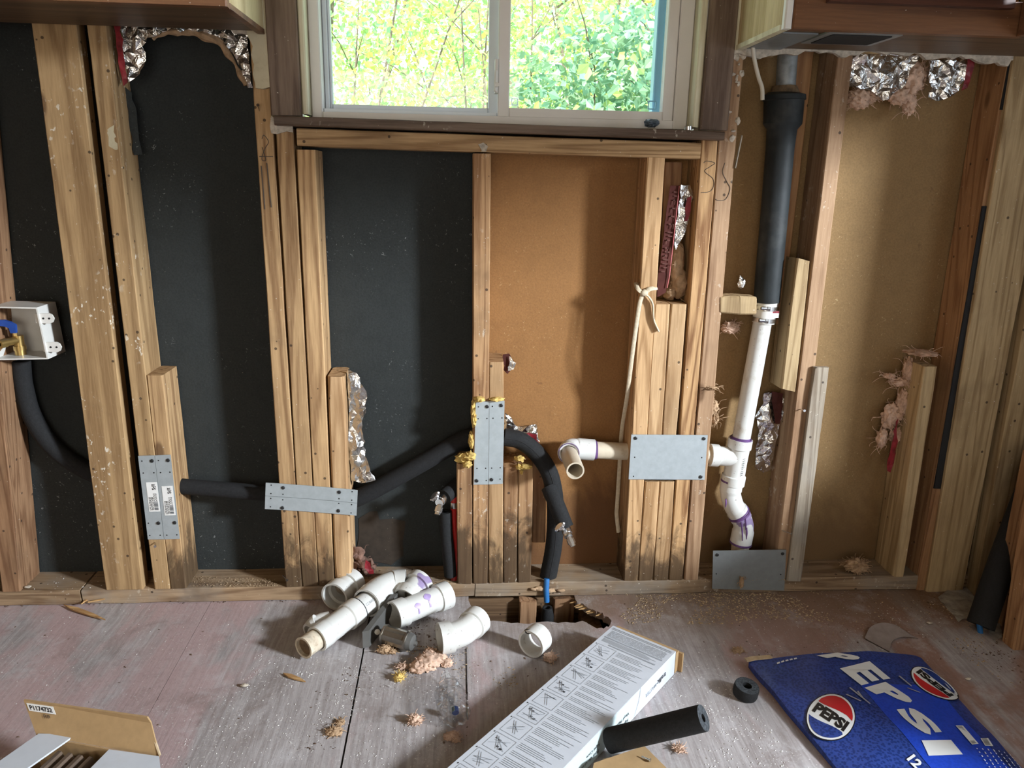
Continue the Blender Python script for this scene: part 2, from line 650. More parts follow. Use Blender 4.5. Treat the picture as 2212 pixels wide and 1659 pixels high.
M['vinyl_out'] = plain('window_vinyl_sash', (0.66, 0.72, 0.78), 0.4, var=0.02)  # white vinyl again, cool shade of the back sash tinted into the colour
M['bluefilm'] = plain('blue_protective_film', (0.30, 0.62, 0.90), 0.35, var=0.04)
M['card'] = plain('cardboard_brown', (0.40, 0.26, 0.125), 0.85, var=0.08, scale=60)
M['card_in'] = plain('cardboard_inner_edge', (0.50, 0.38, 0.24), 0.9, var=0.15, scale=90)
M['card_white'] = plain('cardboard_white', (0.55, 0.58, 0.63), 0.6, var=0.03, dirt=0.12)
M['paper'] = plain('white_paper', (0.80, 0.80, 0.78), 0.7, var=0.02)
M['ink'] = plain('black_ink', (0.03, 0.03, 0.035), 0.7)
M['ink_grey'] = plain('grey_ink', (0.30, 0.32, 0.35), 0.7)
M['print_green'] = plain('pale_green_print', (0.50, 0.60, 0.61), 0.6, var=0.03)
M['louver'] = plain('brown_louver', (0.13, 0.092, 0.066), 0.45, metal=0.3, var=0.2)
M['fluff'] = plain('pink_fibreglass', (0.58, 0.40, 0.30), 0.95, var=0.3, scale=70, bump=0.7, bscale=160, spec=0.1)
M['fluff_tan'] = plain('tan_fibreglass', (0.40, 0.27, 0.165), 0.95, var=0.3, scale=70, bump=0.7, bscale=160, spec=0.1)
M['spray'] = plain('yellow_spray_foam', (0.60, 0.42, 0.13), 0.85, var=0.3, scale=120, bump=0.9, bscale=150)
M['redink'] = plain('red_print_foil', (0.22, 0.014, 0.022), 0.45, metal=0.0, var=0.5, scale=60)
M['maroon'] = plain('maroon_print', (0.075, 0.024, 0.02), 0.85, var=0.25, scale=30, spec=0.15)
M['maroon_text'] = plain('maroon_text', (0.115, 0.05, 0.042), 0.85, spec=0.15)
M['pink_line'] = plain('pink_print_line', (0.55, 0.16, 0.17), 0.5)
M['drywall'] = plain('drywall_cream', (0.54, 0.48, 0.33), 0.85, var=0.08, scale=20, dirt=0.55, dirtc=(0.34, 0.28, 0.18), dscale=16)
M['gypsum'] = plain('gypsum_crumb', (0.50, 0.44, 0.36), 0.95, var=0.35, scale=90, bump=0.6, bscale=200)
M['cable'] = plain('cream_cable', (0.58, 0.53, 0.43), 0.5, var=0.06)
M['strap'] = plain('cream_strap', (0.58, 0.49, 0.35), 0.8, var=0.15, scale=150, bump=0.7, bscale=500)
M['plasticgrey'] = plain('grey_plastic', (0.10, 0.098, 0.092), 0.5, var=0.12)
M['gunmetal'] = plain('ribbed_metal', (0.30, 0.28, 0.245), 0.28, metal=0.9, var=0.15)
M['pencil'] = plain('pencil_line', (0.09, 0.07, 0.055), 0.8)
M['paint'] = plain('room_paint', (0.60, 0.47, 0.34), 0.9, var=0.03)
M['siding'] = plain('siding', (0.45, 0.42, 0.38), 0.8)
M['soil'] = plain('crawl_space_soil', (0.06, 0.045, 0.03), 0.95, var=0.4, scale=20)


def mat_pvc(name, aged=0.2, purple=0.0):
    s = NT(name)
    c = s.coords()
    col = s.mix(s.noise(c, 9.0, 3.0), (0.60, 0.60, 0.57), (0.68, 0.68, 0.655))
    d = s.step(s.noise(c, 24.0, 6.0, 0.7, 0.5), 0.50, 0.72)
    col = s.mix(s.math('MULTIPLY', d, aged), col, (0.34, 0.24, 0.13))
    sp = s.step(s.noise(c, 130.0, 3.0, 0.6), 0.66, 0.71)
    col = s.mix(s.math('MULTIPLY', sp, 0.6), col, (0.10, 0.07, 0.05))
    if purple:
        p = s.step(s.noise(s.coords((1, 1, .6)), 17.0, 1.0, 0.4, 0.9), 0.70 - purple * .06, 0.72 - purple * .06)
        col = s.mix(s.math('MULTIPLY', p, 0.75), col, (0.17, 0.085, 0.30))
    return s.base(col, 0.36, 0, 0.5)


M['pvc'] = mat_pvc('pvc_white', 0.12)
M['pvc_aged'] = mat_pvc('pvc_aged', 0.5)
M['pvc_cream'] = plain('pvc_cream', (0.60, 0.52, 0.40), 0.4, var=0.08, scale=20, dirt=0.5, dirtc=(0.36, 0.27, 0.17), dscale=30)
M['pvc_purple'] = mat_pvc('pvc_primer_stained', 0.2, 0.8)
M['primer'] = plain('purple_primer', (0.115, 0.055, 0.17), 0.5, var=0.3, scale=60)
M['rust'] = plain('rusty_pvc', (0.60, 0.52, 0.40), 0.7, var=0.35, scale=70, dirt=0.8, dirtc=(0.15, 0.075, 0.03), dscale=35, bump=0.4)
M['rust_dark'] = plain('rusty_bore', (0.16, 0.10, 0.055), 0.9, var=0.4, scale=60)


def mat_foil():
    s = NT('aluminium_foil')
    c = s.coords()
    k = s.noise(c, 40.0, 4.0, 0.6)
    col = s.ramp(k, [(0.25, (0.55, 0.54, 0.52)), (0.7, (0.82, 0.82, 0.81))])
    s.bump(s.noise(c, 55.0, 3.0, 0.55, 1.0), 0.8, 0.004)
    return s.base(col, 0.24, 1.0)


M['foil'] = mat_foil()


def mat_sheath(name, a, b, fleck, stain, stain_at=0.0):
    s = NT(name)
    c = s.coords((1, 1, 1), rnd=False, world=True)
    col = s.mix(s.noise(c, 3.0, 5.0, 0.6), a, b)
    fine = s.noise(c, 240.0, 3.0, 0.6)
    col = s.mix(s.math('MULTIPLY', s.step(fine, 0.35, 0.7), 0.45), col, tuple(x * 0.55 for x in a))
    mot = s.step(s.noise(c, 28.0, 4.0, 0.65), 0.42, 0.72)
    col = s.mix(s.math('MULTIPLY', mot, 0.30), col, tuple(x * 0.6 for x in a))
    fl = s.step(s.noise(s.coords((1, 1, 1), False, True), 130.0, 2.0, 0.5, 1.5), 0.68, 0.73)
    fl2 = s.math('MULTIPLY', fl, s.step(s.noise(c, 4.0, 3.0), 0.42, 0.6))
    col = s.mix(s.math('MULTIPLY', fl2, 0.55), col, fleck)
    big = s.step(s.noise(c, 17.0, 4.0, 0.6, 2.5), 0.68, 0.72)
    col = s.mix(s.math('MULTIPLY', big, 0.4), col, stain)
    sep = s.n('SeparateXYZ')
    s.link(c, sep.inputs[0])
    if stain_at:
        w = s.math('ADD', s.math('MULTIPLY', sep.outputs[2], -3.2), s.math('MULTIPLY', s.noise(s.coords((1, 1, .6), False, True), 5.0, 4.0, 0.6, 0.8), 1.6))
        col = s.mix(s.math('MULTIPLY', s.step(w, 0.0, 0.45), stain_at), col, stain)
    s.bump(s.noise(c, 180.0, 3.0, 0.6), 0.5, 0.0012)
    return s.base(col, 0.8, 0, 0.3)


M['black_board'] = mat_sheath('black_sheathing', (0.026, 0.0305, 0.0305), (0.035, 0.040, 0.040), (0.30, 0.31, 0.31), (0.045, 0.05, 0.052))
M['brown_board'] = mat_sheath('brown_fibreboard', (0.335, 0.165, 0.058), (0.265, 0.128, 0.045), (0.55, 0.36, 0.18), (0.115, 0.05, 0.02), 0.8)
M['olive_board'] = mat_sheath('tan_fibreboard', (0.30, 0.19, 0.083), (0.24, 0.147, 0.063), (0.55, 0.42, 0.22), (0.14, 0.08, 0.035), 0.8)


def mat_floor():
    s = NT('worn_plywood_floor')
    c = s.coords((1, 1, 1), False, True)
    sep = s.n('SeparateXYZ')
    s.link(c, sep.inputs[0])
    X, Y = sep.outputs[0], sep.outputs[1]
    # grain runs away from the viewer, slightly slanted
    mp = s.n('Mapping')
    mp.inputs['Scale'].default_value = (1, 0.07, 1)
    mp.inputs['Rotation'].default_value = (0, 0, R(-9))
    s.link(c, mp.inputs['Vector'])
    g = mp.outputs[0]
    grain = s.noise(g, 120.0, 4.0, 0.65, 0.3)
    gr2 = s.noise(g, 24.0, 3.0, 0.55, 0.6)
    ply = s.mix(s.step(grain, .25, .75), (0.47, 0.44, 0.44), (0.30, 0.27, 0.265))
    ply = s.mix(s.math('MULTIPLY', s.step(gr2, 0.45, 0.72), 0.3), ply, (0.20, 0.165, 0.155))
    # left-over pinkish paint
    pm = s.noise(s.coords((1, 0.45, 1), False, True), 4.2, 5.0, 0.62, 0.5)
    left = s.step(X, 0.05, -0.55)
    right = s.step(X, 0.45, 0.95)
    pk = s.step(s.math('ADD', s.math('ADD', pm, s.math('MULTIPLY', left, 0.17)), s.math('MULTIPLY', right, 0.16)), 0.56, 0.70)
    pink = s.mix(s.noise(g, 40.0, 4.0, 0.6), (0.50, 0.38, 0.375), (0.42, 0.275, 0.27))
    red = s.mix(s.noise(g, 30.0, 4.0, 0.6), (0.33, 0.18, 0.125), (0.21, 0.095, 0.06))
    pcol = s.mix(right, pink, red)
    col = s.mix(s.math('MULTIPLY', pk, 0.85), ply, pcol)
    # scuffed-through streaks
    sc = s.step(s.noise(g, 55.0, 3.0, 0.6), 0.60, 0.72)
    col = s.mix(s.math('MULTIPLY', sc, 0.3), col, (0.50, 0.46, 0.46))
    # bare worn patch in the middle and dirt toward the wall
    dm = s.step(s.noise(c, 7.0, 6.0, 0.68, 0.6), 0.52, 0.75)
    col = s.mix(s.math('MULTIPLY', dm, 0.5), col, (0.15, 0.105, 0.085))
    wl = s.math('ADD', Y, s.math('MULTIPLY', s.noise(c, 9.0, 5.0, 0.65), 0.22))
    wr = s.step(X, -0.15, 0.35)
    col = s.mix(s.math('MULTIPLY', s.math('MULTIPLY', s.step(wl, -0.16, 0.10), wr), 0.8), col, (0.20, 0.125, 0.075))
    # plaster dust specks
    d = s.step(s.noise(c, 210.0, 2.0, 0.5), 0.66, 0.70)
    dz = s.step(s.noise(c, 6.0, 4.0, 0.6), 0.40, 0.62)
    col = s.mix(s.math('MULTIPLY', s.math('MULTIPLY', d, dz), 0.75), col, (0.75, 0.73, 0.70))
    dust = s.step(s.noise(c, 11.0, 7.0, 0.75), 0.50, 0.70)
    col = s.mix(s.math('MULTIPLY', dust, 0.42), col, (0.56, 0.545, 0.56))
    gn = s.step(s.noise(c, 95.0, 5.0, 0.7), 0.50, 0.72)
    col = s.mix(s.math('MULTIPLY', gn, 0.30), col, (0.20, 0.165, 0.155))
    h = s.math('ADD', s.math('MULTIPLY', grain, 0.7), s.math('MULTIPLY', s.noise(c, 160.0, 3.0), 0.4))
    s.bump(h, 0.5, 0.0018)
    return s.base(col, 0.62, 0, 0.35)


M['floor'] = mat_floor()


def mat_glass(name, tint, gloss=0.06, edge=0.35):
    s = NT(name)
    t = s.t
    t.nodes.remove(s.b)
    tr = s.n('BsdfTransparent')
    tr.inputs[0].default_value = (*tint, 1)
    gl = s.n('BsdfGlossy')
    gl.inputs['Roughness'].default_value = 0.02
    fr = s.n('LayerWeight')
    fr.inputs['Blend'].default_value = 0.5
    mx = s.n('MixShader')
    s.link(s.math('ADD', s.math('MULTIPLY', s.math('POWER', fr.outputs['Facing'], 3.0), edge), gloss, clamp=True), mx.inputs[0])
    s.link(tr.outputs[0], mx.inputs[1])
    s.link(gl.outputs[0], mx.inputs[2])
    s.link(mx.outputs[0], s.out.inputs[0])
    return s.m


M['glass'] = mat_glass('window_glass', (0.97, 0.99, 0.98), 0.045)
M['bottle'] = mat_glass('clear_bottle_plastic', (0.93, 0.94, 0.95), 0.11, 0.65)


def mat_leaf(name, a, b):
    s = NT(name)
    c = s.coords((1, 1, 1), False, True)
    g = s.n('NewGeometry')
    col = s.mix(g.outputs['Random Per Island'], a, b)
    t = s.t
    df = s.b
    s.put(df, 'Base Color', col)
    df.inputs['Roughness'].default_value = 0.45
    tl = s.n('BsdfTranslucent')
    s.link(col, tl.inputs[0])
    mx = s.n('MixShader')
    mx.inputs[0].default_value = 0.5
    s.link(df.outputs[0], mx.inputs[1])
    s.link(tl.outputs[0], mx.inputs[2])
    s.link(mx.outputs[0], s.out.inputs[0])
    return s.m


M['leaf_lime'] = mat_leaf('leaf_lime', (0.34, 0.58, 0.28), (0.76, 0.74, 0.20))
M['leaf_mint'] = mat_leaf('leaf_mint', (0.30, 0.56, 0.40), (0.50, 0.68, 0.42))
M['leaf_mid'] = mat_leaf('leaf_mid_green', (0.26, 0.48, 0.24), (0.54, 0.66, 0.24))
M['leaf_blue'] = mat_leaf('leaf_blue_green', (0.20, 0.40, 0.30), (0.36, 0.52, 0.32))
M['bark'] = plain('bark', (0.16, 0.13, 0.10), 0.9, var=0.3)
M['lawn'] = plain('lawn_green', (0.16, 0.26, 0.05), 0.9, var=0.4, scale=8)

# ================================================================== SETTING: room shell
def struct(name, parts, mat, parent=None):
    m = MB()
    for b in parts:
        m.add(*b)
    return mk(name, m.V, m.F, mat, parent, kind='structure' if parent is None else None)


XL, XR, YB, ZC = -2.3, 1.50, -3.6, 2.4
SIDE = (1.50, 1.58)
wall_back = struct('wall_back', [box(XL, -0.33, .108, .135, -.45, ZC), box(.525, 1.62, .108, .135, -.45, ZC),
                                 box(-.33, .525, .108, .135, -.45, 1.086), box(-.33, .525, .108, .135, 1.95, ZC)], M['siding'])
wall_left = struct('wall_left', [box(XL - .1, XL, YB, .135, -.45, ZC)], M['paint'])
wall_rear = struct('wall_rear', [box(XL, 1.62, YB - .1, YB, -.45, ZC)], M['paint'])
# right wall: panelling outside its studs, with the side window opening
wall_right = struct('wall_right', [box(1.56, 1.60, -.50, .108, -.45, ZC), box(1.56, 1.60, YB, -1.75, -.45, ZC),
                                   box(1.56, 1.60, -1.75, -.50, -.45, .30), box(1.56, 1.60, -1.75, -.50, 1.95, ZC), box(1.45, 1.56, -1.02, -.50, 0, .61)], M['dark'])  # last low box: added unseen blocker that shapes the shadow on the floor
ceiling = struct('ceiling', [box(XL - .1, 1.62, YB - .1, .45, ZC, ZC + .1)], M['paint'])
lawn = struct('lawn', [box(-30, 30, .2, 40, -.5, -.45)], M['lawn'])
crawl = struct('crawl_space_floor', [box(XL, 1.6, YB, .108, -.5, -.45)], M['soil'])

# ---- floor: plywood panels, with a torn-out hole along the wall
floor = thing('floor', (0, -1.5, 0), kind='structure')
TH = -0.018


def seam(px):
    a, b = F(*px[0]), F(*px[1])

    def x(y):
        return a.x + (b.x - a.x) * (y - a.y) / (b.y - a.y)
    return x


s1 = seam(((786, 1398), (737, 1655)))
s2 = seam(((455, 1302), (345, 1500)))
X2 = 0.022
YF = -3.6


def panel(pts, dz=0.0, name='plywood_panel'):
    P = [Vector((x, y, dz)) for x, y in pts]
    return mk(name, *slab(P, (0, 0, TH)), M['floor'], floor)


g = 0.0019
panel([(XL, .105), (s2(.105) - .0005, .105), (s2(YF) - .0005, YF), (XL, YF)])
panel([(s2(.105) + .0005, .105), (s1(.105) - g, .105), (s1(YF) - g, YF), (s2(YF) + .0005, YF)])
panel([(s1(.105) + g, .105), (X2, .105), (X2, -.205), (s1(-.205) + g, -.205)])
panel([(s1(-.207) + g, -.207), (X2 - .001, -.207), (X2 - .003, -.43), (s1(-.43) + g, -.43)], -0.0022)
panel([(s1(-.432) + g, -.432), (X2, -.432), (X2, YF), (s1(YF) + g, YF)])
rnd = random.Random(3)
hole_px = [(1012, 1292), (1016, 1306), (1026, 1322), (1040, 1334), (1052, 1342), (1090, 1343), (1130, 1347), (1170, 1343), (1205, 1346), (1232, 1345),
           (1258, 1341), (1276, 1350), (1290, 1358), (1304, 1358), (1318, 1350), (1319, 1338), (1309, 1331), (1296, 1323), (1284, 1318), (1272, 1314),
           (1262, 1307), (1250, 1302), (1243, 1295)]
hp = []
for i, p in enumerate(hole_px):
    q = F(*p)
    hp.append((q.x, q.y))
    if i < len(hole_px) - 1:
        q2 = F(*hole_px[i + 1])
        for t in (.33, .66):
            m_ = q.lerp(q2, t)
            hp.append((m_.x + rnd.uniform(-.003, .003), m_.y + rnd.uniform(-.004, .004)))
hx0, hx1 = hp[0][0], hp[-1][0]
panel([(X2, .105), (hx0, .105)] + [(hx0, .0)] + hp + [(hx1, .0), (hx1, .105), (1.62, .105), (1.62, YF), (X2, YF)])

# splintered edge of the hole
rnd = random.Random(12)
for k, (px, py) in enumerate(((1246, 1298), (1252, 1304), (1258, 1308), (1266, 1312), (1276, 1317), (1286, 1320), (1298, 1325))):
    p = F(px, py, -.003)
    dr = Vector((-1, -.25 + rnd.uniform(-.3, .3), rnd.uniform(-.25, .0))).normalized()
    L_ = rnd.uniform(.012, .022)
    w_ = Vector((0, .0035, 0))
    V = [p + w_ - dr * .006, p - w_ - dr * .006, p + dr * L_, p + w_ - dr * .006 - Vector((0, 0, .004)), p - w_ - dr * .006 - Vector((0, 0, .004)), p + dr * L_ - Vector((0, 0, .002))]
    mk('splinter', V, [(0, 1, 2), (3, 4, 5), (0, 1, 4, 3), (1, 2, 5, 4), (2, 0, 3, 5)], M['splinter'], floor)
# framing that shows in the hole
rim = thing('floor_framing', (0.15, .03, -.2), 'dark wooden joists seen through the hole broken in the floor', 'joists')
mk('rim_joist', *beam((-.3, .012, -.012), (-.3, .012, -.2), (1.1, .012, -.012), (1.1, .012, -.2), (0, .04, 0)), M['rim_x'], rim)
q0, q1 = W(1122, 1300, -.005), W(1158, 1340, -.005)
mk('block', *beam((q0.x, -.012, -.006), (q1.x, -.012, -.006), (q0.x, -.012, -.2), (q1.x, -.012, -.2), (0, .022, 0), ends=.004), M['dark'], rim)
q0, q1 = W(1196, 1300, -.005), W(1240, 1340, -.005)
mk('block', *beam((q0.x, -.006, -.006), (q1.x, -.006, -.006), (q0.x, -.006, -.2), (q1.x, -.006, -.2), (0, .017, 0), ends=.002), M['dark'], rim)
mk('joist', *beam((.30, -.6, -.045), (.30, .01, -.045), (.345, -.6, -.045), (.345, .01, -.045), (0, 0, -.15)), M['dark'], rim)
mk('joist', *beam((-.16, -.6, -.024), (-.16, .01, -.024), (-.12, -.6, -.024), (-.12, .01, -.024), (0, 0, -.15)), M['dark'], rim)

# ---- bottom plate boards
for (xa, xb, dz, dy) in ((-1.6, W(172, 1280).x, 0, 0), (W(176, 1280).x, W(1026, 1270).x, -.001, .002), (W(1027, 1270).x, 1.30, 0, .0)):
    mk('bottom_plate', *beam((xb - .001, dy, .038 + dz), (xb, dy, .001), (xa, dy, .038 + dz), (xa, dy, .001), (0, .092, 0), ends=.0015, jit=.0008), M['plate_x'], wall_back)

# ---- sheathing panels
def board(name, x0, x1, z0, z1, mat, y=.092, th=.012, **kw):
    return mk(name, *beam((x0, y, z1), (x1, y, z1), (x0, y, z0), (x1, y, z0), (0, th, 0), step=.3, jit=0), mat, wall_back, **kw)


xm = W(1040, 700, .092).x
board('sheathing_board', XL, -.335, .02, ZC, M['black_board'], label='black sheathing board behind the studs beside the outlet box')
board('sheathing_board', -.333, xm, .02, 1.080, M['black_board'], label='black sheathing board below the window')
board('sheathing_board', xm + .002, .56, .02, 1.080, M['brown_board'], label='brown fibreboard below the window')
board('sheathing_board', .562, 1.20, .02, ZC, M['olive_board'], label='tan fibreboard right of the vent pipe')
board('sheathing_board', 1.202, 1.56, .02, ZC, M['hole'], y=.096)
# torn face of the black board, low in the middle bay, shows brown fibre
v2, f2 = sheet2d([(p.x, p.z) for p in [W(*q, .092) for q in ((775, 1120), (800, 1104), (815, 1103), (820, 1122), (850, 1120), (876, 1126), (870, 1170), (872, 1200), (845, 1220), (800, 1214), (772, 1180))]], .02, .003, 5)
mk('torn_patch', [Vector((p.x, .0908, p.y)) for p in v2], f2, plain('torn_fibre', (0.030, 0.021, 0.014), .9, var=.35, scale=40), wall_back, label='brown torn patch on the black board')

# ---- studs of the back wall (front face corners as seen, depth real)
T = 1.80
stud('stud', (-119, 36), (-78, 36), (3, 1278), (44, 1278), M['dark'], wall_back, zt=T)
stud('stud', (66, 36), (164, 54), (227.5, 1269), (309, 1272), M['tan_fleck'], wall_back, depth=.038, zt=T, label='stud turned flat with plaster flecks')
stud('stud', (187, 54), (228, 54), (333, 1272), (368, 1272), M['tan_fleck'], wall_back, zt=T)
stud('sister_stud', (316, 811), (351, 811), (368, 1270), (402, 1270), M['foot'], wall_back)
stud('stud', (547, 196), (584, 196), (617, 1266), (652, 1266), M['foot'], wall_back, zt=1.30)
stud('stud', (596, 286), (633, 286), (653, 1266), (687, 1266), M['foot'], wall_back, zt=1.068)
stud('stud', (640, 316), (680, 316), (688, 1266), (722, 1266), M['foot'], wall_back, zt=1.028)
stud('sister_stud', (707, 814), (743, 816), (724, 1266), (760, 1266), M['pale'], wall_back, ch=.004)
stud('stud', (1022, 335), (1060, 335), (1021.5, 1252), (1053.5, 1252), M['rot'], wall_back, zt=1.028)
stud('sister_stud', (1056.5, 782), (1088, 782), (1055, 1252), (1086, 1252), M['pale_rot'], wall_back)
stud('sister_stud', (986, 1003), (1020, 1003), (988, 1252), (1019.5, 1252), M['rot'], wall_back, ends=.002)
stud('sister_stud', (1088.5, 1008), (1119, 1008), (1087, 1252), (1116, 1252), M['rot'], wall_back, ends=.002)
stud('sister_stud', (1120, 1008), (1152, 1008), (1118, 1252), (1147, 1252), M['rot'], wall_back, ends=.002)
stud('back_block', (1148, 985), (1180, 985), (1150, 1172), (1178, 1172), M['dark'], wall_back, Y=.05, depth=.04, zb=None)
stud('stud', (1399, 342), (1437, 342), (1347, 1252), (1378, 1252), M['pale_rot'], wall_back, zt=1.028, label='stud with the cream strap tied round it')
stud('sister_stud', (1415, 657), (1448, 657), (1397, 944), (1429, 944), M['pale'], wall_back, zb=None)
stud('sister_stud', (1394, 1041), (1425, 1041), (1378.5, 1252), (1410, 1252), M['pale_rot'], wall_back)
stud('sister_stud', (1450, 657), (1484, 657), (1430, 944), (1461, 944), M['pale'], wall_back, zb=None)
stud('sister_stud', (1426, 1041), (1457, 1041), (1411, 1252), (1443, 1252), M['pale_rot'], wall_back)
stud('stud', (1516, 306), (1551, 306), (1445, 1246), (1475, 1246), M['grain'], wall_back, zt=1.068, label='stud with bold arched grain')
stud('stud', (1568, 115), (1607, 115), (1478, 1252), (1508, 1252), M['pink'], wall_back, zt=1.30)
stud('stud', (1799, 211), (1832, 211), (1673, 1250), (1705, 1250), M['pink'], wall_back, zt=T)
stud('back_block', (1716, 130), (1757, 130), (1650, 700), (1690, 700), M['corner'], wall_back, Y=.06, depth=.031, zb=None, zt=T)
stud('sister_stud', (1722, 560), (1751, 560), (1688, 843), (1719, 843), M['yellow'], wall_back, zb=None, depth=.07, ends=.005)
stud('sister_stud', (1997, 791), (2026, 791), (1928, 1250), (1952, 1250), M['yellow'], wall_back, ends=.002)
stud('stud', (2158, 237), (2180, 237), (1980, 1258), (2003, 1258), M['corner'], wall_back, zt=T)
stud('dark_gap_strip', (2180, 130), (2195, 130), (2161, 237), (2173, 237), M['hole'], wall_back, Y=-.003, depth=.002, zt=T, zb=None)  # both strips stand in black for the shaded slit beside the corner stud
stud('dark_gap_strip', (2122, 445), (2138, 445), (2017, 1055), (2038, 1055), M['hole'], wall_back, Y=-.003, depth=.002, zb=None)
# horizontal rough sill under the window
a, b = W(640, 280), W(1515, 312)
mk('rough_sill', *beam((b.x, 0, b.z + .003), (b.x, 0, b.z - .030), (a.x, 0, a.z + .003), (a.x, 0, a.z - .031), (0, .089, 0)), M['tan_x'], wall_back)
# short cripple blocking in the narrow bay
stud('back_block', (1437, 350), (1475, 350), (1425, 640), (1462, 640), M['dark'], wall_back, Y=.058, depth=.033, zb=None)

# ---- right wall framing near the corner
def rstud(tl, tr, bl, br, Y, mat, name='stud', zb=0.0, depth=.038, zt=T):
    return stud(name, tl, tr, bl, br, mat, wall_right, Y=Y, depth=depth, zt=zt, zb=zb)


rstud((2137, 450), (2240, 450), (2002, 1272), (2084, 1260), -.012, M['yellow'], zb=.0)
rstud((2175, 300), (2182, 300), (2024, 1055), (2040, 1055), -.004, M['corner'], name='filler_strip', depth=.03, zt=W(2020, 1055).z, zb=.0)
rstud((2250, 500), (2350, 500), (2104, 1280), (2160, 1280), -.03, M['yellow'])
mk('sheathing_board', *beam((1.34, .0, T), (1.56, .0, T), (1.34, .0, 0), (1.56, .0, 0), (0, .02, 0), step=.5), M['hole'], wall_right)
rstud((2290, 700), (2330, 700), (2163, 1350), (2183, 1370), -.17, M['corner'], zt=.42)
rstud((2300, 700), (2420, 700), (2183, 1440), (2290, 1450), -.26, M['corner'], zt=.40)
for yy in (-.46, -1.79, -2.19, -2.6, -3.0):
    mk('stud', *beam((1.47, yy, ZC), (1.559, yy, ZC), (1.47, yy, .0), (1.559, yy, .0), (0, .038, 0), step=.3), M['dark'], wall_right)
mk('sill_plate', *beam((1.47, -1.75, .30), (1.559, -1.75, .30), (1.47, -1.06, .30), (1.559, -1.06, .30), (0, 0, -.038), step=.3), M['dark'], wall_right)

# ---- remnants of drywall, plaster and spray foam on the framing
def remnant(name, px, Y, mat, th=.012, seed=1, step=.012, jit=.004, amp=.0015, **kw):
    return crumpled(name, px, Y, mat, wall_back, amp=amp, step=step, jit=jit, seed=seed, thick=th, **kw)


remnant('drywall_remnant', [(536, -20), (536, 80), (542, 118), (546, 160), (552, 190), (568, 192), (582, 188), (592, 190), (592, -20)], -.012, M['drywall'], seed=3, jit=.006, label='torn cream drywall beside the window casing')
remnant('drywall_remnant', [(-60, 8), (-60, 26), (40, 34), (100, 38), (160, 46), (205, 52), (230, 48), (240, 46), (330, 52), (420, 52), (480, 60), (536, 76), (536, 10)], -.0105, M['gypsum'], th=.010, seed=8, jit=.005)
remnant('drywall_remnant', [(1580, 90), (1582, 118), (1612, 120), (1650, 124), (1690, 116), (1790, 112), (1815, 122), (1840, 118), (1900, 113), (1990, 118), (2020, 128), (2050, 124), (2100, 126), (2140, 138), (2178, 143), (2185, 130), (2240, 116), (2240, 80), (1700, 80)], -.0105, M['gypsum'], th=.010, seed=9, jit=.005)
rnd = random.Random(77)
for k in range(26):
    py = 114 + 190 * rnd.random() ** 1.5
    px = 1568 - (py - 115) * .079 + rnd.uniform(2, 38)
    c = W(px, py, -.001)
    mk('plaster_crust', *blob(c, rnd.uniform(.002, .007), .003, rnd.uniform(.002, .008), seed=k + 300, sub=2, amp=.6), M['gypsum'], wall_back, smooth=50)
remnant('plaster_crust', [(586, 250), (600, 262), (632, 272), (632, 286), (586, 288)], -.006, M['gypsum'], th=.005, seed=13, amp=.002)
remnant('plaster_crust', [(228, 280), (246, 270), (254, 320), (252, 332), (240, 330)], -.001, M['drywall'], th=.001, seed=14)
remnant('plaster_crust', [(1033, 312), (1044, 308), (1054, 316), (1050, 328), (1040, 328)], -.0015, M['gypsum'], th=.0015, seed=15, step=.006)
for k, (px, py, rx, rz, Y) in enumerate(((1002, 990, .018, .013, .01), (1016, 985, .012, .010, -.002), (1010, 1003, .010, .007, -.004), (1023, 885, .006, .022, .005),
                                         (1024, 905, .006, .018, .0), (1035, 862, .012, .006, -.004), (1073, 862, .016, .005, -.002), (1018, 950, .006, .02, .005),
                                         (1122, 990, .012, .006, .02), (1134, 1008, .014, .005, -.001), (1120, 1008, .006, .006, -.001), (1126, 1018, .004, .006, -.001))):
    c = W(px, py, Y)
    mk('spray_foam', *blob(c, rx, .012, rz, seed=k + 20, sub=3, amp=.5, freq=3.5), M['spray'], wall_back, smooth=70)
c = F(1002, 1268, .02)
for k, (px, py, z, r) in enumerate(((1168, 1272, .02, .010), (1190, 1276, .018, .009), (1155, 1272, .022, .007), (1212, 1276, .02, .008))):
    c = W(px, py, -.004)
    mk('spray_foam', *blob(c, r * 1.3, .005, r * .6, seed=k + 40, sub=2, amp=.6), M['fluff_tan'], wall_back, smooth=70)

# ---- window casing, stool, jambs
TW = 2.05
def vboard(name, x0, x1, y0, y1, z0, z1, mat, parent=None, kind='structure'):
    o = mk(name, *beam((x0, y0, z1), (x1, y0, z1), (x0, y0, z0), (x1, y0, z0), (0, y1 - y0, 0), step=.25), mat, parent)
    if parent is None:
        o['kind'] = kind
    return o


vboard('trim_1', -.370, -.310, -.014, .0, 1.092, TW, M['casing'])
vboard('trim_2', .503, .562, -.014, .0, 1.085, TW, M['casing'])
a, b = W(590.6, 249.4, -.035), W(1566, 283.5, -.035)
o = mk('trim_3', *beam((b.x, -.035, b.z), (b.x, -.035, b.z - .0175), (a.x, -.035, a.z), (a.x, -.035, a.z - .0175), (0, .122, 0)), M['casing_x'])
o['kind'] = 'structure'
vboard('trim_4', -.3095, -.298, -.006, .088, 1.096, TW, M['jamb'])
vboard('trim_5', .488, .5025, -.006, .088, 1.09, TW, M['jamb'])

# ---- white vinyl sliding window
win = thing('window_1', (.09, .05, 1.09), kind='structure')


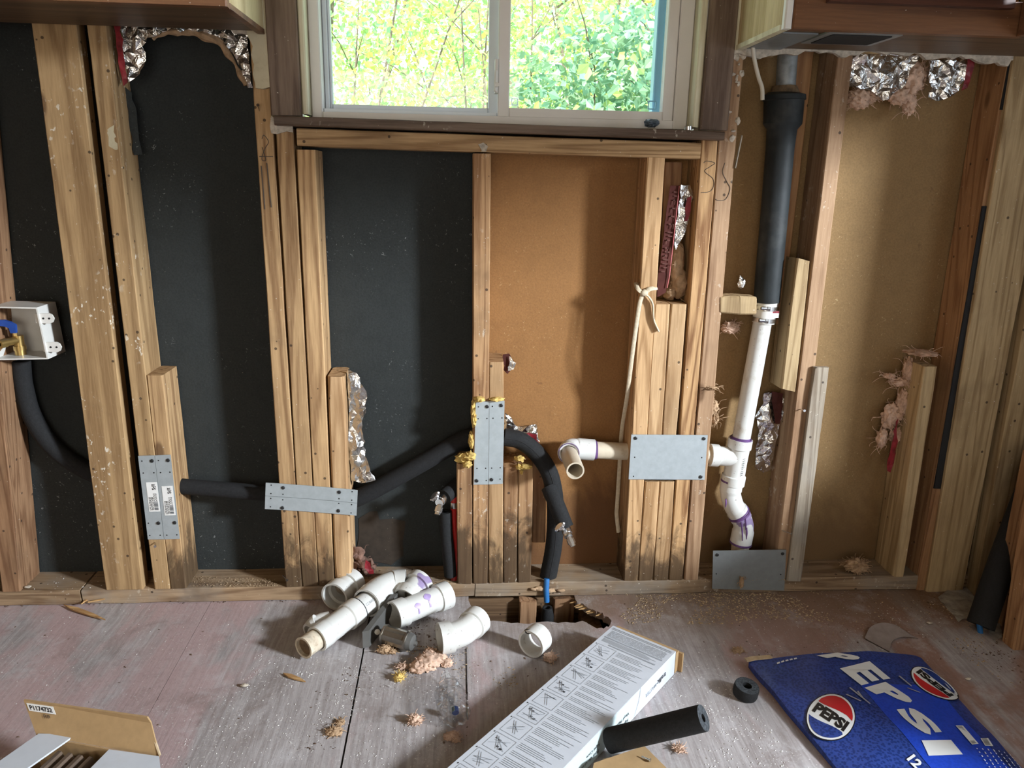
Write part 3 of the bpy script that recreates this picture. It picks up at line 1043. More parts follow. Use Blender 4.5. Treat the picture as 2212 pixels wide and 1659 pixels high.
def wbox(name, x0, x1, y0, y1, z0, z1, mat, parent=win):
    return mk(name, *beam((x0, y0, z1), (x1, y0, z1), (x0, y0, z0), (x1, y0, z0), (0, y1 - y0, 0), step=1, jit=0, ch=.0012), mat, parent)


ZB, ZW = 1.088, 1.94
fr = wbox('frame', -.2975, -.276, .034, .100, ZB, ZW, M['vinyl'])
wbox('frame', .458, .4875, .034, .100, ZB, ZW, M['vinyl'])
wbox('frame', -.276, .458, .034, .100, ZB, 1.1045, M['vinyl'])
wbox('frame', -.276, .458, .034, .100, ZW - .02, ZW, M['vinyl'])
# outer (left) sash, in the back track
sl = wbox('sash', -.2755, -.2655, .070, .095, 1.105, ZW - .02, M['vinyl_out'])
wbox('sash', -.2655, -.260, .0735, .092, 1.105, ZW - .02, M['vinyl_out'])
wbox('sash', .066, .088, .070, .095, 1.105, ZW - .02, M['vinyl_out'])
wbox('sash', -.260, .066, .070, .095, 1.105, 1.1225, M['vinyl_out'])
wbox('sash', -.260, .066, .070, .095, ZW - .045, ZW - .02, M['vinyl_out'])
wbox('pane', -.2595, .0655, .080, .084, 1.1225, ZW - .045, M['glass'])
# inner (right) sash, in the front track
wbox('sash', .0845, .1085, .038, .066, 1.105, ZW - .02, M['vinyl'])
wbox('sash', .434, .4575, .038, .066, 1.105, ZW - .02, M['vinyl'])
wbox('sash', .1085, .434, .038, .066, 1.105, 1.122, M['vinyl'])
wbox('sash', .1085, .434, .038, .066, ZW - .045, ZW - .02, M['vinyl'])
wbox('pane', .108, .4345, .050, .054, 1.122, ZW - .045, M['glass'])
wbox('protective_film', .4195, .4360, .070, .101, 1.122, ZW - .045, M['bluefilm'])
# corner tabs of the blue protective film
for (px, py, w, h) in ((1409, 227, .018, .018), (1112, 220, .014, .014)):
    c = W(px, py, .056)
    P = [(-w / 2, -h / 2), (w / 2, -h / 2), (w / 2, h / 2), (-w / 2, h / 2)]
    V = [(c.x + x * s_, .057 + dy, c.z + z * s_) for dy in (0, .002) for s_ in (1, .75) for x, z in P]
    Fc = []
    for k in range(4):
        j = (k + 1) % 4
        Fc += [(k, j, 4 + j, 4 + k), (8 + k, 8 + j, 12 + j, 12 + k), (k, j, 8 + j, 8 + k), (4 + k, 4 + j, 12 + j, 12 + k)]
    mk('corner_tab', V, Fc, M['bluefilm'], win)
# track grooves
wbox('track', -.276, .0845, .048, .051, 1.1045, 1.112, M['vinyl_out'])
# sash latch on the meeting stile
lt = wbox('latch', .0775, .0845, .028, .060, 1.150, 1.215, M['vinyl'])
mk('latch_lever', *beam((.0770, .024, 1.193), (.083, .024, 1.193), (.0755, .024, 1.153), (.0815, .024, 1.153), (0, .012, 0), step=.1), M['vinyl'], win)
mk('latch_pivot', *tube([(.0815, .018, 1.165), (.0815, .03, 1.165)], .0045, 12), M['white'], win, smooth=40)

# ================================================================== GARDEN
def foliage(parent, n, cx, cy, cz, rx, ry, rz, size, mat, seed, fill=0.0):
    rnd = random.Random(seed)
    V, Fc = [], []
    for i in range(n):
        while True:
            p = Vector((rnd.uniform(-1, 1), rnd.uniform(-1, 1), rnd.uniform(-1, 1)))
            if p.length < 1:
                break
        q = Vector((cx + p.x * rx, cy + p.y * ry, cz + p.z * rz))
        if noise.noise(q * 2.2 + Vector((seed, 0, 0))) < -0.12 + fill:
            continue
        d = Vector((rnd.gauss(0, 1), rnd.gauss(0, 1), rnd.gauss(-.3, .8))).normalized()
        u = d.cross(Vector((rnd.gauss(0, 1), rnd.gauss(0, 1), rnd.gauss(0, 1)))).normalized()
        nrm = d.cross(u)
        s_ = size * rnd.uniform(.6, 1.3)
        b = len(V)
        V += [q, q + d * s_ * .45 + u * s_ * .33, q + d * s_ + nrm * s_ * .12, q + d * s_ * .45 - u * s_ * .33]
        Fc.append((b, b + 1, b + 2, b + 3))
    return mk('foliage', V, Fc, mat, parent, kind='stuff')


def branches(parent, base, tips, r, seed, mat=None):
    rnd = random.Random(seed)
    m = MB()
    for t in tips:
        t = Vector(t)
        b = Vector(base)
        mid = b.lerp(t, .5) + Vector((rnd.uniform(-.15, .15), rnd.uniform(-.1, .1), rnd.uniform(0, .2)))
        P = catmull([b, mid, t], 6)
        m.add(*tube(P, [r * (1 - .8 * i / len(P)) for i in range(len(P))], 6))
        for k in range(5):
            i = rnd.randrange(4, len(P))
            q = P[i] + Vector((rnd.uniform(-.5, .5), rnd.uniform(-.3, .3), rnd.uniform(.0, .5)))
            m.add(*tube([P[i], P[i].lerp(q, .5) + Vector((0, 0, .03)), q], [r * .3, r * .22, r * .1], 5))
    return mk('branches', m.V, m.F, mat or M['bark'], parent)


t1 = thing('tree', (-.6, 3.4, -.45), 'slender lime green tree with bare twigs behind the left pane', 'tree')
foliage(t1, 13000, -.5, 3.4, 1.7, 1.7, .8, 1.5, .042, M['leaf_lime'], 11)
foliage(t1, 4000, -.3, 3.7, 1.5, 1.6, .5, 1.3, .05, M['leaf_mint'], 15)
branches(t1, (-.9, 3.3, -.45), [(-.8, 3.2, 2.6), (.2, 3.1, 1.4), (.1, 3.2, 2.2), (-.2, 3.4, 2.8), (-1.4, 3.2, 2.2), (.35, 3.2, 1.15), (-.1, 3.0, 1.2), (-.55, 3.1, 1.9)], .014, 12)
branches(t1, (.25, 3.5, -.45), [(.22, 3.3, 2.6), (.45, 3.4, 2.4), (.0, 3.3, 2.4), (.12, 3.1, 1.9)], .012, 13)
t2 = thing('tree', (.8, 5.2, -.45), 'yellow green tree behind the top of the right pane', 'tree')
foliage(t2, 11000, .8, 5.4, 2.3, 2.2, .8, 1.6, .062, M['leaf_lime'], 21)
branches(t2, (1.0, 5.2, -.45), [(.6, 5.0, 3.2), (1.4, 5.1, 3.1), (.2, 5.0, 2.6), (1.7, 5.2, 2.5)], .03, 22)
t3 = thing('bush', (1.1, 3.0, -.45), 'dense blue green bush behind the right pane', 'bush')
foliage(t3, 11000, 1.15, 3.1, 1.05, 1.0, .6, .92, .062, M['leaf_blue'], 31, fill=-.5)
foliage(t3, 260, 1.0, 2.7, 1.1, .7, .3, .6, .07, M['leaf_lime'], 33)
branches(t3, (1.15, 3.2, -.45), [(.8, 3.1, 1.6), (1.3, 3.1, 1.8), (1.7, 3.2, 1.4)], .016, 32)
t4 = thing('tree', (-1.6, 7.0, -.45), 'mid green tree standing farthest back behind the left pane', 'tree')
foliage(t4, 9000, -1.4, 7.4, 2.6, 3.2, 1.0, 2.4, .11, M['leaf_mid'], 41)
branches(t4, (-1.6, 7.2, -.45), [(-1.2, 7.2, 4), (-2.4, 7.2, 3.4), (-.4, 7.1, 3.2)], .05, 42)
t5 = thing('bush', (.1, 4.4, -.45), 'bright green low shrub filling the bottom of both panes', 'bush')
foliage(t5, 8000, .1, 4.3, .9, 2.4, .6, .9, .055, M['leaf_mid'], 51)
branches(t5, (.1, 4.5, -.45), [(-.8, 4.4, 1.3), (.4, 4.4, 1.5), (1.2, 4.4, 1.3)], .016, 52)
t6 = thing('tree', (2.6, 8.0, -.45), 'mid green tree standing farthest back behind the right pane', 'tree')
foliage(t6, 9000, 2.2, 9.0, 2.8, 3.2, 1.0, 2.6, .12, M['leaf_mid'], 61)
branches(t6, (2.2, 8.4, -.45), [(2.2, 8.2, 4.4), (1.2, 8.2, 3.6), (3.4, 8.2, 3.4)], .05, 62)

# ================================================================== CABINETS
ZU = 1.246


def cbox(name, x0, x1, y0, y1, z0, z1, mat, parent, **kw):
    return mk(name, *beam((x0, y0, z1), (x1, y0, z1), (x0, y0, z0), (x1, y0, z0), (0, y1 - y0, 0), step=1, jit=0, ch=.0015), mat, parent, **kw)


cl = thing('wall_cabinet', (-.9, -.14, ZU), 'dark brown wall cabinet left of the window with pale bare side', 'cabinet')
cbox('side_panel', -.384, -.374, -.262, -.012, ZU + .004, 2.0, M['birch'], cl, label='pale unfinished plywood side')
cbox('side_frame', -.386, -.371, -.013, -.0005, ZU - .004, 2.0, M['jamb'], cl)
cbox('underside', -1.9, -.386, -.250, -.014, ZU, ZU + .012, M['cab_under'], cl)
cbox('face_frame', -1.9, -.372, -.270, -.251, ZU - .006, ZU + .045, M['cab_x'], cl)
cbox('face_frame', -.43, -.372, -.270, -.251, ZU + .047, 2.0, M['cab_door'], cl)
cbox('side_rail', -.3855, -.372, -.2505, -.014, ZU - .006, ZU + .003, M['cab_x'], cl)
cbox('door', -1.1, -.445, -.288, -.271, ZU + .02, 2.0, M['cab_door'], cl)
cbox('back_panel', -1.9, -.388, -.0135, -.0125, ZU + .013, 2.0, M['birch'], cl)

cr = thing('wall_cabinet', (.8, -.13, ZU), 'brown wall cabinet right of the window with door and pale side', 'cabinet')
cbox('side_panel', .566, .576, -.236, -.012, ZU + .004, 2.0, M['birch'], cr, label='pale unfinished plywood side')
cbox('side_rail', .563, .577, -.236, -.014, ZU - .006, ZU + .003, M['jamb'], cr)
cbox('side_frame', .562, .578, -.013, -.0005, ZU - .006, 2.0, M['jamb'], cr)
cbox('corner_strip', .564, .578, -.2505, -.2365, ZU - .006, 2.0, M['white'], cr, label='white painted front edge')
cbox('underside', .579, 1.52, -.232, -.014, ZU, ZU + .012, M['cab_under'], cr)
cbox('face_frame', .579, 1.0, -.2505, -.2325, ZU - .006, ZU + .05, M['cab_x'], cr)
cbox('face_frame', .579, .628, -.2505, -.2325, ZU + .052, 2.0, M['cab_x'], cr)
d = cbox('door', .632, .965, -.268, -.2515, ZU + .036, 2.0, M['cab_door'], cr)
cbox('door_panel', .665, .93, -.2705, -.2685, ZU + .068, 2.0, M['cab_x'], d)
# dark tin plate with louvres on the underside
hv = cbox('vent_plate', .66, .80, -.215, -.10, ZU - .004, ZU - .0005, M['zinc_dark'], cr, label='dark sheet metal vent under the cabinet')
cbox('vent_opening', .674, .786, -.205, -.112, ZU - .0055, ZU - .0042, M['hole'], hv)
cbox('tin_strip', .585, .655, -.19, -.015, ZU - .003, ZU - .0005, M['zinc_dark'], cr)

cc = thing('wall_cabinet', (1.25, -.6, ZU), 'dark brown corner cabinet running along the right wall', 'cabinet')
cbox('face_frame', .985, 1.003, -1.0, -.252, ZU - .006, ZU + .05, M['cab_x'], cc)
cbox('door', .968, .984, -.80, -.30, ZU + .03, 2.0, M['cab_door'], cc)
cbox('underside', 1.004, 1.54, -1.0, -.2335, ZU + .001, ZU + .013, M['cab_under'], cc)
cbox('side_panel', 1.004, 1.54, -1.012, -1.0005, ZU, 2.0, M['cab_x'], cc)

# ================================================================== INSULATION in the bays
def foil(label, px, Y, seed, amp=.006, step=.009, tilt=None, mat='foil', **kw):
    return crumpled('insulation_foil', px, Y, M[mat], None, amp=amp, step=step, seed=seed, tilt=tilt, label=label, cat='insulation', **kw)


o = foil('torn foil flap hanging under the left cabinet beside a red printed edge', [(262, 52), (345, 52), (372, 60), (345, 76), (318, 82), (306, 100), (312, 130), (300, 160), (280, 178), (272, 150), (264, 100)], .02, 71, .012)
crumpled('printed_edge', [(244, 52), (260, 54), (264, 100), (270, 150), (276, 178), (266, 186), (258, 150), (250, 100)], .018, M['redink'], o, amp=.003, seed=72, label='red printed paper edge')
o = foil('foil strip curling along the stud below the drywall left of the window', [(360, 52), (536, 60), (540, 120), (546, 190), (536, 190), (524, 150), (505, 118), (480, 92), (455, 76), (425, 68), (390, 70)], .02, 73, .010)
mk('fluff_edge', *tube(catmull([W(*p, .028) for p in ((330, 84), (345, 74), (400, 66), (440, 74), (480, 98), (510, 140), (530, 185))], 6), .006, 8, wob=1.5), M['fluff_tan'], o, label='ragged fibreglass edge')
foil('tall crumpled foil strip beside the four stud bundle', [(752, 798), (770, 805), (792, 845), (790, 880), (783, 920), (788, 985), (800, 1010), (811, 1036), (780, 1044), (758, 1040), (752, 960), (754, 880)], .03, 74, .012, step=.010)
o = foil('small foil scrap with dark red print beside the centre stud top', [(1086, 766), (1100, 764), (1113, 784), (1108, 798), (1096, 808), (1088, 800)], .06, 75, .006, step=.008, mat='maroon')
crumpled('bright_edge', [(1100, 770), (1115, 784), (1110, 798), (1098, 802)], .054, M['foil'], o, amp=.004, step=.007, seed=76)
o = foil('crumpled foil bunched behind the arched foam sleeve', [(1090, 890), (1104, 902), (1118, 925), (1140, 922), (1160, 920), (1162, 936), (1166, 956), (1150, 950), (1120, 942), (1090, 930)], .07, 77, .012, step=.009)
crumpled('printed_edge', [(1122, 934), (1160, 938), (1166, 975), (1150, 968), (1130, 950)], .066, M['redink'], o, amp=.006, step=.01, seed=78)
o = foil('foil faced batt under the right cabinet', [(1838, 115), (1990, 118), (1966, 150), (1962, 168), (1950, 190), (1935, 200), (1918, 216), (1905, 218), (1890, 200), (1870, 192), (1836, 186)], .02, 79, .014)
o2 = foil('foil flap with red edge below the right cabinet near the corner', [(2005, 132), (2060, 122), (2092, 126), (2084, 160), (2072, 196), (2050, 210), (2020, 218), (2006, 210), (2014, 190), (2006, 165)], .016, 80, .012)
crumpled('printed_edge', [(2090, 126), (2108, 128), (2100, 160), (2090, 190), (2076, 196), (2084, 160)], .02, M['redink'], o2, amp=.004, seed=81)


def fluff(label, parts, mat='fluff', parent=None, name='insulation_fluff', strands=40, slen=.03):
    m = MB()
    for k, (c, rx, ry, rz) in enumerate(parts):
        m.add(*blob(c, rx, ry, rz, seed=k + int(abs(c[0]) * 1000), sub=4, amp=.34, freq=3.4, strands=strands * 2 // len(parts), slen=slen * .7))
    if parent is not None:
        return mk(name, m.V, m.F, M[mat], parent, smooth=80)
    return mk(name, m.V, m.F, M[mat], None, smooth=80, label=label, cat='insulation')


fluff('pink fibreglass tongue hanging between two foil flaps', [(W(1968, 170, .04), .030, .02, .035), (W(1945, 205, .04), .028, .018, .02), (W(1965, 225, .045), .014, .012, .022), (W(1985, 160, .045), .02, .016, .02)])
fluff('pink fibreglass wad showing under the foil batt edge', [(W(1857, 212, .045), .024, .018, .022), (W(1880, 208, .05), .016, .016, .014)])
b9 = [(W(1990, 762, .03), .034, .03, .006), (W(1962, 800, .06), .010, .015, .03), (W(1945, 825, .06), .026, .014, .010), (W(1920, 812, .06), .014, .012, .006), (W(1950, 870, .06), .014, .014, .034), (W(1925, 900, .06), .022, .015, .03), (W(1905, 945, .06), .012, .012, .024), (W(1935, 940, .06), .014, .012, .02)]
fluff('pink fibreglass shreds trailing down the short corner block', b9, strands=70, slen=.035)
foil('dark foil strip with red print on the short corner block', [(1936, 912), (1941, 905), (1939, 960), (1930, 1000), (1922, 1020), (1914, 1015), (1918, 985), (1928, 950)], .035, 83, .006, step=.01, mat='redink')
o = foil('crinkled grey foil behind the leaning white drain pipe', [(1650, 850), (1668, 846), (1690, 850), (1692, 880), (1680, 930), (1672, 980), (1668, 1015), (1650, 1022), (1630, 1010), (1634, 960), (1640, 930), (1630, 900), (1650, 872)], .065, 84, .01, step=.010)
crumpled('printed_edge', [(1668, 846), (1692, 850), (1692, 878), (1684, 915), (1674, 915), (1670, 880)], .058, M['maroon'], o, amp=.004, seed=85)
# narrow bay batt with maroon print, letters and foil
o = crumpled('insulation_batt', [(1448, 401), (1468, 401), (1466, 440), (1456, 520), (1446, 600), (1438, 632), (1420, 642), (1422, 600), (1432, 520), (1440, 450)], .030, M['maroon'], None, amp=.002, step=.014, jit=.0015, seed=86,
             label='narrow batt with maroon printed paper between the two right studs', cat='insulation')
crumpled('foil_face', [(1470, 399), (1490, 399), (1496, 415), (1492, 450), (1482, 495), (1470, 520), (1460, 540), (1458, 510), (1465, 450)], .026, M['foil'], o, amp=.005, step=.010, seed=87, label='bright foil face')
crumpled('red_seal', [(1484, 428), (1494, 424), (1492, 456), (1485, 478), (1478, 478), (1480, 450)], .0185, M['redink'], o, amp=.001, step=.012, seed=88)
m = MB()
for (c, rx, ry, rz) in ((W(1462, 570, .045), .016, .02, .045), (W(1468, 610, .045), .018, .02, .035), (W(1446, 632, .05), .014, .02, .016)):
    m.add(*blob(c, rx, ry, rz, seed=int(c.z * 999), sub=3, amp=.3, freq=3, strands=8, slen=.015))
mk('batt_filling', m.V, m.F, M['fluff_tan'], o, smooth=80)
tv, tf = marks2d(11, 3)
A, B = W(1462, 412, .0268), W(1432, 600, .0268)
ax = (B - A).normalized()
up = Vector((ax.z, 0, -ax.x))
up = up if up.x > 0 else -up
L_ = (B - A).length
mk('lettering', [A + ax * (u * L_) + up * ((v - .5) * .012) for u, v in tv], tf, M['maroon_text'], o)
Pl = [W(1467.5, 402, .0258), W(1455, 520, .0258), W(1446, 598, .0258), W(1441, 622, .0258)]
mk('pink_line', *tube(Pl, .0011, 5), M['pink_line'], o)
# black paper flap left of the left foil
crumpled('tar_paper_flap', [(268, 186), (284, 200), (296, 260), (307, 334), (290, 335), (280, 280), (272, 220)], .06, M['black_board'], None, amp=.002, seed=89, label='black tar paper flap sticking out along the stud edge', cat='tar paper')
fluff('brown fibre wad lying on the bottom plate near the corner', [(F(1850, 1222, .055), .028, .022, .016)], 'fluff_tan', slen=.02)
m = MB()
for k, (px, py) in enumerate(((775, 1195), (785, 1215), (770, 1225), (795, 1232), (800, 1222))):
    m.add(*blob(W(px, py, .05), .014, .014, .016, seed=k + 5, sub=2, amp=.7, strands=6, slen=.02))
mk('insulation_fluff', m.V, m.F, plain('dirty_fluff', (0.17, 0.095, 0.07), 0.95, var=.5, scale=60), None, label='dirty brown insulation crumbs behind the four stud bundle', cat='insulation')
o = foil('small red foil tatter on the plate behind the white fittings', [(790, 1210), (800, 1216), (808, 1240), (798, 1240), (788, 1226)], .02, 90, .005, step=.008, mat='redink')
fluff('shredded paper tuft stuck to the stud beside the leaning drain', [(W(1540, 880, .02), .012, .01, .018), (W(1545, 905, .02), .008, .008, .012), (W(1538, 838, .0), .014, .008, .004)], 'fluff_tan', strands=24, slen=.035)

# ================================================================== PIPES IN THE WALL
def sleeve(label, pts, Y, r, name='pipe_sleeve', n=8, wob=.04, cat='pipe insulation', hollow=True, parent=None, slit=None):
    P = catmull([p if isinstance(p, Vector) else W(*p, Y) for p in pts], n)
    PR = [(p, r * (1 + .02 * noise.noise(p * 30))) for p in P]
    V, Fc = pipe(PR, r * .48, 22)
    o = mk(name, V, Fc, M['foam'], parent, smooth=50, label=label, cat=cat if parent is None else None)
    if slit:
        Q = [p + slit for p in P]
        mk('seam', *tube(Q, .0012, 5), M['hole'], o)
    return o


sleeve('black foam sleeve curving down from the white outlet box', [(45, 779), (50, 830), (68, 895), (105, 955), (160, 1002), (228, 1033), (300, 1045)], .066, .0195)
sleeve('short level black foam sleeve between the two left stud groups', [(387, 1050), (450, 1055), (520, 1061), (600, 1067)], .045, .0185)
sleeve('long black foam sleeve rising diagonally to the centre studs', [(700, 1096), (774, 1075), (845, 1038), (930, 990), (1000, 950), (1023, 944)], .045, .0205, slit=None)
sleeve('black foam sleeve arching right from the centre studs to the floor', [(1088, 944), (1125, 952), (1160, 980), (1186, 1020), (1197, 1065), (1200, 1120), (1196, 1180), (1188, 1225), (1182, 1256)], .030, .0205, slit=Vector((.0, -.020, .004)))
ts = sleeve('short slanted black foam stub carrying the right shut-off valve', [W(1186, 1052, .022), W(1200, 1085, .0), W(1222, 1140, -.03)], 0, .0195)


def stop_valve(label, p0, d, k):
    """chrome angle stop: body, spout nut, oval handle"""
    d = d.normalized()
    side = Vector((-.75, -.35, .45)).normalized() if k == 0 else Vector((-.75, -.25, .5)).normalized()
    v = thing('shut_off_valve', p0, label, 'valve')
    mk('body', *tube([p0, p0 + d * .012, p0 + d * .012, p0 + d * .026, p0 + d * .026, p0 + d * .034], [.009, .009, .0115, .0115, .010, .010], 14), M['chrome'], v, smooth=35)
    q = p0 + d * .020
    dn = Vector((.35, -.55, -.75)) if k else Vector((-.25, -.55, -.75))
    dn.normalize()
    sp = mk('outlet', *pipe([(q, .007), (q + dn * .018, .007), (q + dn * .018, .0092), (q + dn * .030, .0092), (q + dn * .030, .0068), (q + dn * .036, .0068)], .0042, 8), M['chrome'], v, smooth=35)
    h0 = p0 + d * .016
    mk('stem', *tube([h0, h0 + side * .016], .005, 10), M['chrome'], v, smooth=35)
    hc = h0 + side * .016
    u = side.cross(d).normalized()
    w = side.cross(u).normalized()
    V, Fc = [], []
    N = 20
    for j, (off, s_) in enumerate(((0, .8), (.002, 1), (.007, 1), (.009, .8))):
        for i in range(N):
            a = 2 * math.pi * i / N
            rr = 1 + .09 * (1 if i % 2 else -1)
            V.append(hc + side * off + u * math.cos(a) * .015 * s_ * rr + w * math.sin(a) * .0085 * s_ * rr)
    for j in range(3):
        for i in range(N):
            Fc.append((j * N + i, j * N + (i + 1) % N, (j + 1) * N + (i + 1) % N, (j + 1) * N + i))
    Fc += [list(range(N)), [3 * N + i for i in range(N)]]
    mk('handle', V, Fc, M['chrome'], v, smooth=30)
    return v


stop_valve('chrome shut-off valve at the end of the slanted foam stub', W(1220, 1133, -.026), Vector((.15, -.85, -.5)), 1)
sleeve('black foam stub reaching out beside the red pipe', [W(1000, 1042, .05), W(980, 1056, .03), W(960, 1073, .005)], 0, .0185)
stop_valve('chrome shut-off valve left of the centre studs beside the red pipe', W(961, 1070, .008), Vector((-.35, -.85, -.15)), 0)
sleeve('upright black foam sleeve beside the red pipe at the centre studs', [(962, 1105), (964, 1150), (969, 1200), (973, 1243)], .022, .0152)
rp = thing('red_pipe', W(978, 1255, .03), 'red plastic water pipe left of the centre studs', 'pipe')
mk('pipe', *tube(catmull([W(988, 1050, .05), W(981, 1075, .035), W(981, 1130, .035), W(986, 1200, .04), W(980, 1256, .02)], 8), .0075, 12), M['redp'], rp, smooth=40)
mk('crimp_ring', *tube([W(981, 1084, .035), W(981, 1096, .035)], .0095, 14), M['steel'], rp, smooth=40)
bp = thing('blue_pipe', W(1180, 1335, -.012), 'blue plastic water pipe coming up through the hole in the floor', 'pipe')
mk('pipe', *tube([W(1181, 1250, .0), W(1180, 1275, -.008), W(1181, 1300, -.012)], .0068, 12), M['bluepex'], bp, smooth=40)
mk('foam_sleeve', *pipe([(W(1182, 1312, -.012), .012), (W(1182, 1330, -.012), .016), (W(1182, 1400, -.012), .016)], .0075, 16), M['foam'], bp, smooth=40)
fs = sleeve('thick black foam sleeve leaning out of the corner at right', [W(2290, 900, -.02), W(2240, 1020, -.07), W(2170, 1200, -.13), W(2118, 1352, -.185)], 0, .029)
fsb = thing('blue_pipe', W(2121, 1372, -.185), 'blue pipe tip peeking from the foam sleeve in the corner', 'pipe')
mk('pipe', *tube([W(2114, 1340, -.185), W(2119, 1374, -.192)], .006, 10), M['bluepex'], fsb, smooth=40)

# ---- outlet box
ob = thing('outlet_box', W(40, 780, .03), 'white washing machine outlet box with brass valve mounted between studs', 'outlet box')
Yf, Yk = -.006, .07
A, B, C_, D_ = W(-24, 662, Yf), W(80, 664, Yf), W(104, 776, Yf), W(-12, 778, Yf)
m = MB()


def ring_box(A, B, C, D, y0, y1, t):
    O = [A, B, C, D]
    cen = (A + B + C + D) / 4
    I = [p + (cen - p).normalized() * t * 1.4 for p in O]
    V = [Vector((p.x, y0, p.z)) for p in O] + [Vector((p.x, y0, p.z)) for p in I]
    V += [Vector((p.x, y1, p.z)) for p in O] + [Vector((p.x, y1 - .003, p.z)) for p in I]
    Fc = []
    for k in range(4):
        j = (k + 1) % 4
        Fc += [(k, j, 4 + j, 4 + k), (k, j, 8 + j, 8 + k), (4 + k, 4 + j, 12 + j, 12 + k)]
    Fc += [(8, 9, 10, 11), (12, 13, 14, 15)]
    return V, Fc


mk('body', *ring_box(A, B, C_, D_, Yf, Yk, .003), M['white'], ob)
for (px, py) in ((100, 688), (116, 750)):
    c = W(px, py, Yf + .004)
    V, Fc = [], []
    P = [(-.022, -.010), (.006, -.011), (.012, -.008), (.0155, 0), (.012, .008), (.006, .011), (-.022, .010)]
    tb = mk('mounting_tab', *slab([Vector((c.x + x, c.y, c.z + z)) for x, z in P], (0, .004, 0)), M['white'], ob)
    for dx in (-.006, .006):
        mk('screw_hole', *tube([Vector((c.x + dx, c.y - .0006, c.z)), Vector((c.x + dx, c.y + .002, c.z))], .0022, 10), M['hole'], tb)
c = W(44, 758, .03)
mk('valve_body', *tube([c - Vector((0, 0, .008)), c + Vector((0, 0, .002)), c + Vector((0, 0, .002)), c + Vector((0, 0, .012)), c + Vector((0, 0, .012)), c + Vector((0, 0, .034))], [.011, .011, .0125, .0125, .010, .010], 16), M['brass'], ob, smooth=35)
c2 = c + Vector((0, 0, .024))
mk('valve_spout', *pipe([(c2, .0085), (c2 + Vector((-.012, -.026, .0)), .0085), (c2 + Vector((-.012, -.026, 0)), .0098), (c2 + Vector((-.018, -.040, -.001)), .0098)], .005, 16), M['brass'], ob, smooth=35)
c3 = c + Vector((-.004, -.004, .040))
mk('valve_stem', *tube([c3 - Vector((0, 0, .01)), c3 + Vector((0, 0, .01))], .005, 10), M['brass'], ob, smooth=35)
hp_ = [(-.024, .018), (-.024, .006), (-.012, .004), (-.004, .001), (-.002, -.010), (.009, -.010), (.010, .008), (.0, .014), (-.012, .018)]
mk('valve_handle', *slab([Vector((c3.x + x, c3.y - .012, c3.z + .012 + z)) for x, z in hp_], (0, .007, 0)), M['bluep'], ob)

# ---- vent stack: grey pipe, caulked hub, black cast iron pipe
vs = thing('vent_stack', W(1655, 650, .03), 'black cast iron vent pipe with hub and grey pipe above', 'vent pipe')
YV = .042
def PW(px, py, Y=YV):
    return W(px, py, Y)


mk('upper_pipe', *tube([PW(1706, 60), PW(1700, 140), PW(1696, 205)], .0205, 20), M['galv_old'], vs, smooth=40, label='grey galvanised upper pipe')
mk('oakum_joint', *tube([PW(1697, 186), PW(1695, 208)], [.027, .034], 18, wob=.25), M['oakum'], vs, smooth=60)
hub = [((1695, 202), .037), ((1694.5, 206), .0435), ((1694, 216), .0445), ((1693.5, 218), .0415), ((1691, 262), .0405), ((1690, 268), .0405), ((1689, 280), .0315), ((1685, 320), .0300), ((1672, 470), .0295), ((1660, 600), .0295), ((1656, 652), .0290)]
P_, R_ = [], []
for (p, r_) in hub:
    P_.append(PW(*p))
    R_.append(r_)
mk('pipe', *tube(P_, R_, 26), M['iron'], vs, smooth=40)

dp = thing('drain_pipe', W(1598, 1195, .042), 'white PVC drain stack leaning below the black vent pipe with trap arm', 'drain pipe')
YD = .042
cp = thing('pipe_coupling', PW(1652, 690), 'white rubber coupling with two steel clamps joining black and white pipe', 'coupling')
a, b = PW(1657, 648, YD), PW(1649, 697, YD)
ax = (b - a).normalized()
mk('sleeve', *tube([a, b], .0255, 22), M['white'], cp, smooth=40)
for t in (.012, .040):
    p = a + ax * t
    clp = mk('clamp', *pipe([(p, .0268), (p + ax * .010, .0268)], .0252, 24), M['steel'], cp, smooth=40)
    q = p + ax * .005 + Vector((-.012, -.0268, .001))
    mk('clamp_screw', *tube([q + Vector((-.010, 0, .001)), q + Vector((.004, 0, 0)), q + Vector((.004, 0, 0)), q + Vector((.010, 0, 0))], [.0038, .0038, .005, .005], 8), M['steel'], clp, smooth=35)
q = a.lerp(b, .52) + Vector((.012, -.0246, -.002))
mk('paper_label', *beam(q + Vector((-.012, 0, .008)), q + Vector((.012, .002, .008)), q + Vector((-.012, 0, -.008)), q + Vector((.012, .002, -.008)), (0, .0006, 0), jit=0, ch=.0002), M['paper'], cp)
mk('label_stripe', *beam(q + Vector((-.012, -.0004, .008)), q + Vector((.012, .0016, .008)), q + Vector((-.012, -.0004, .003)), q + Vector((.012, .0016, .003)), (0, .0003, 0), jit=0, ch=.0001), M['redink'], cp)
# straight pipe
p0, p1 = PW(1648, 693, YD), PW(1599, 958, YD)
mk('pipe', *tube([p0, p0.lerp(p1, .5), p1], .0212, 22), M['pvc_aged'], dp, smooth=40)
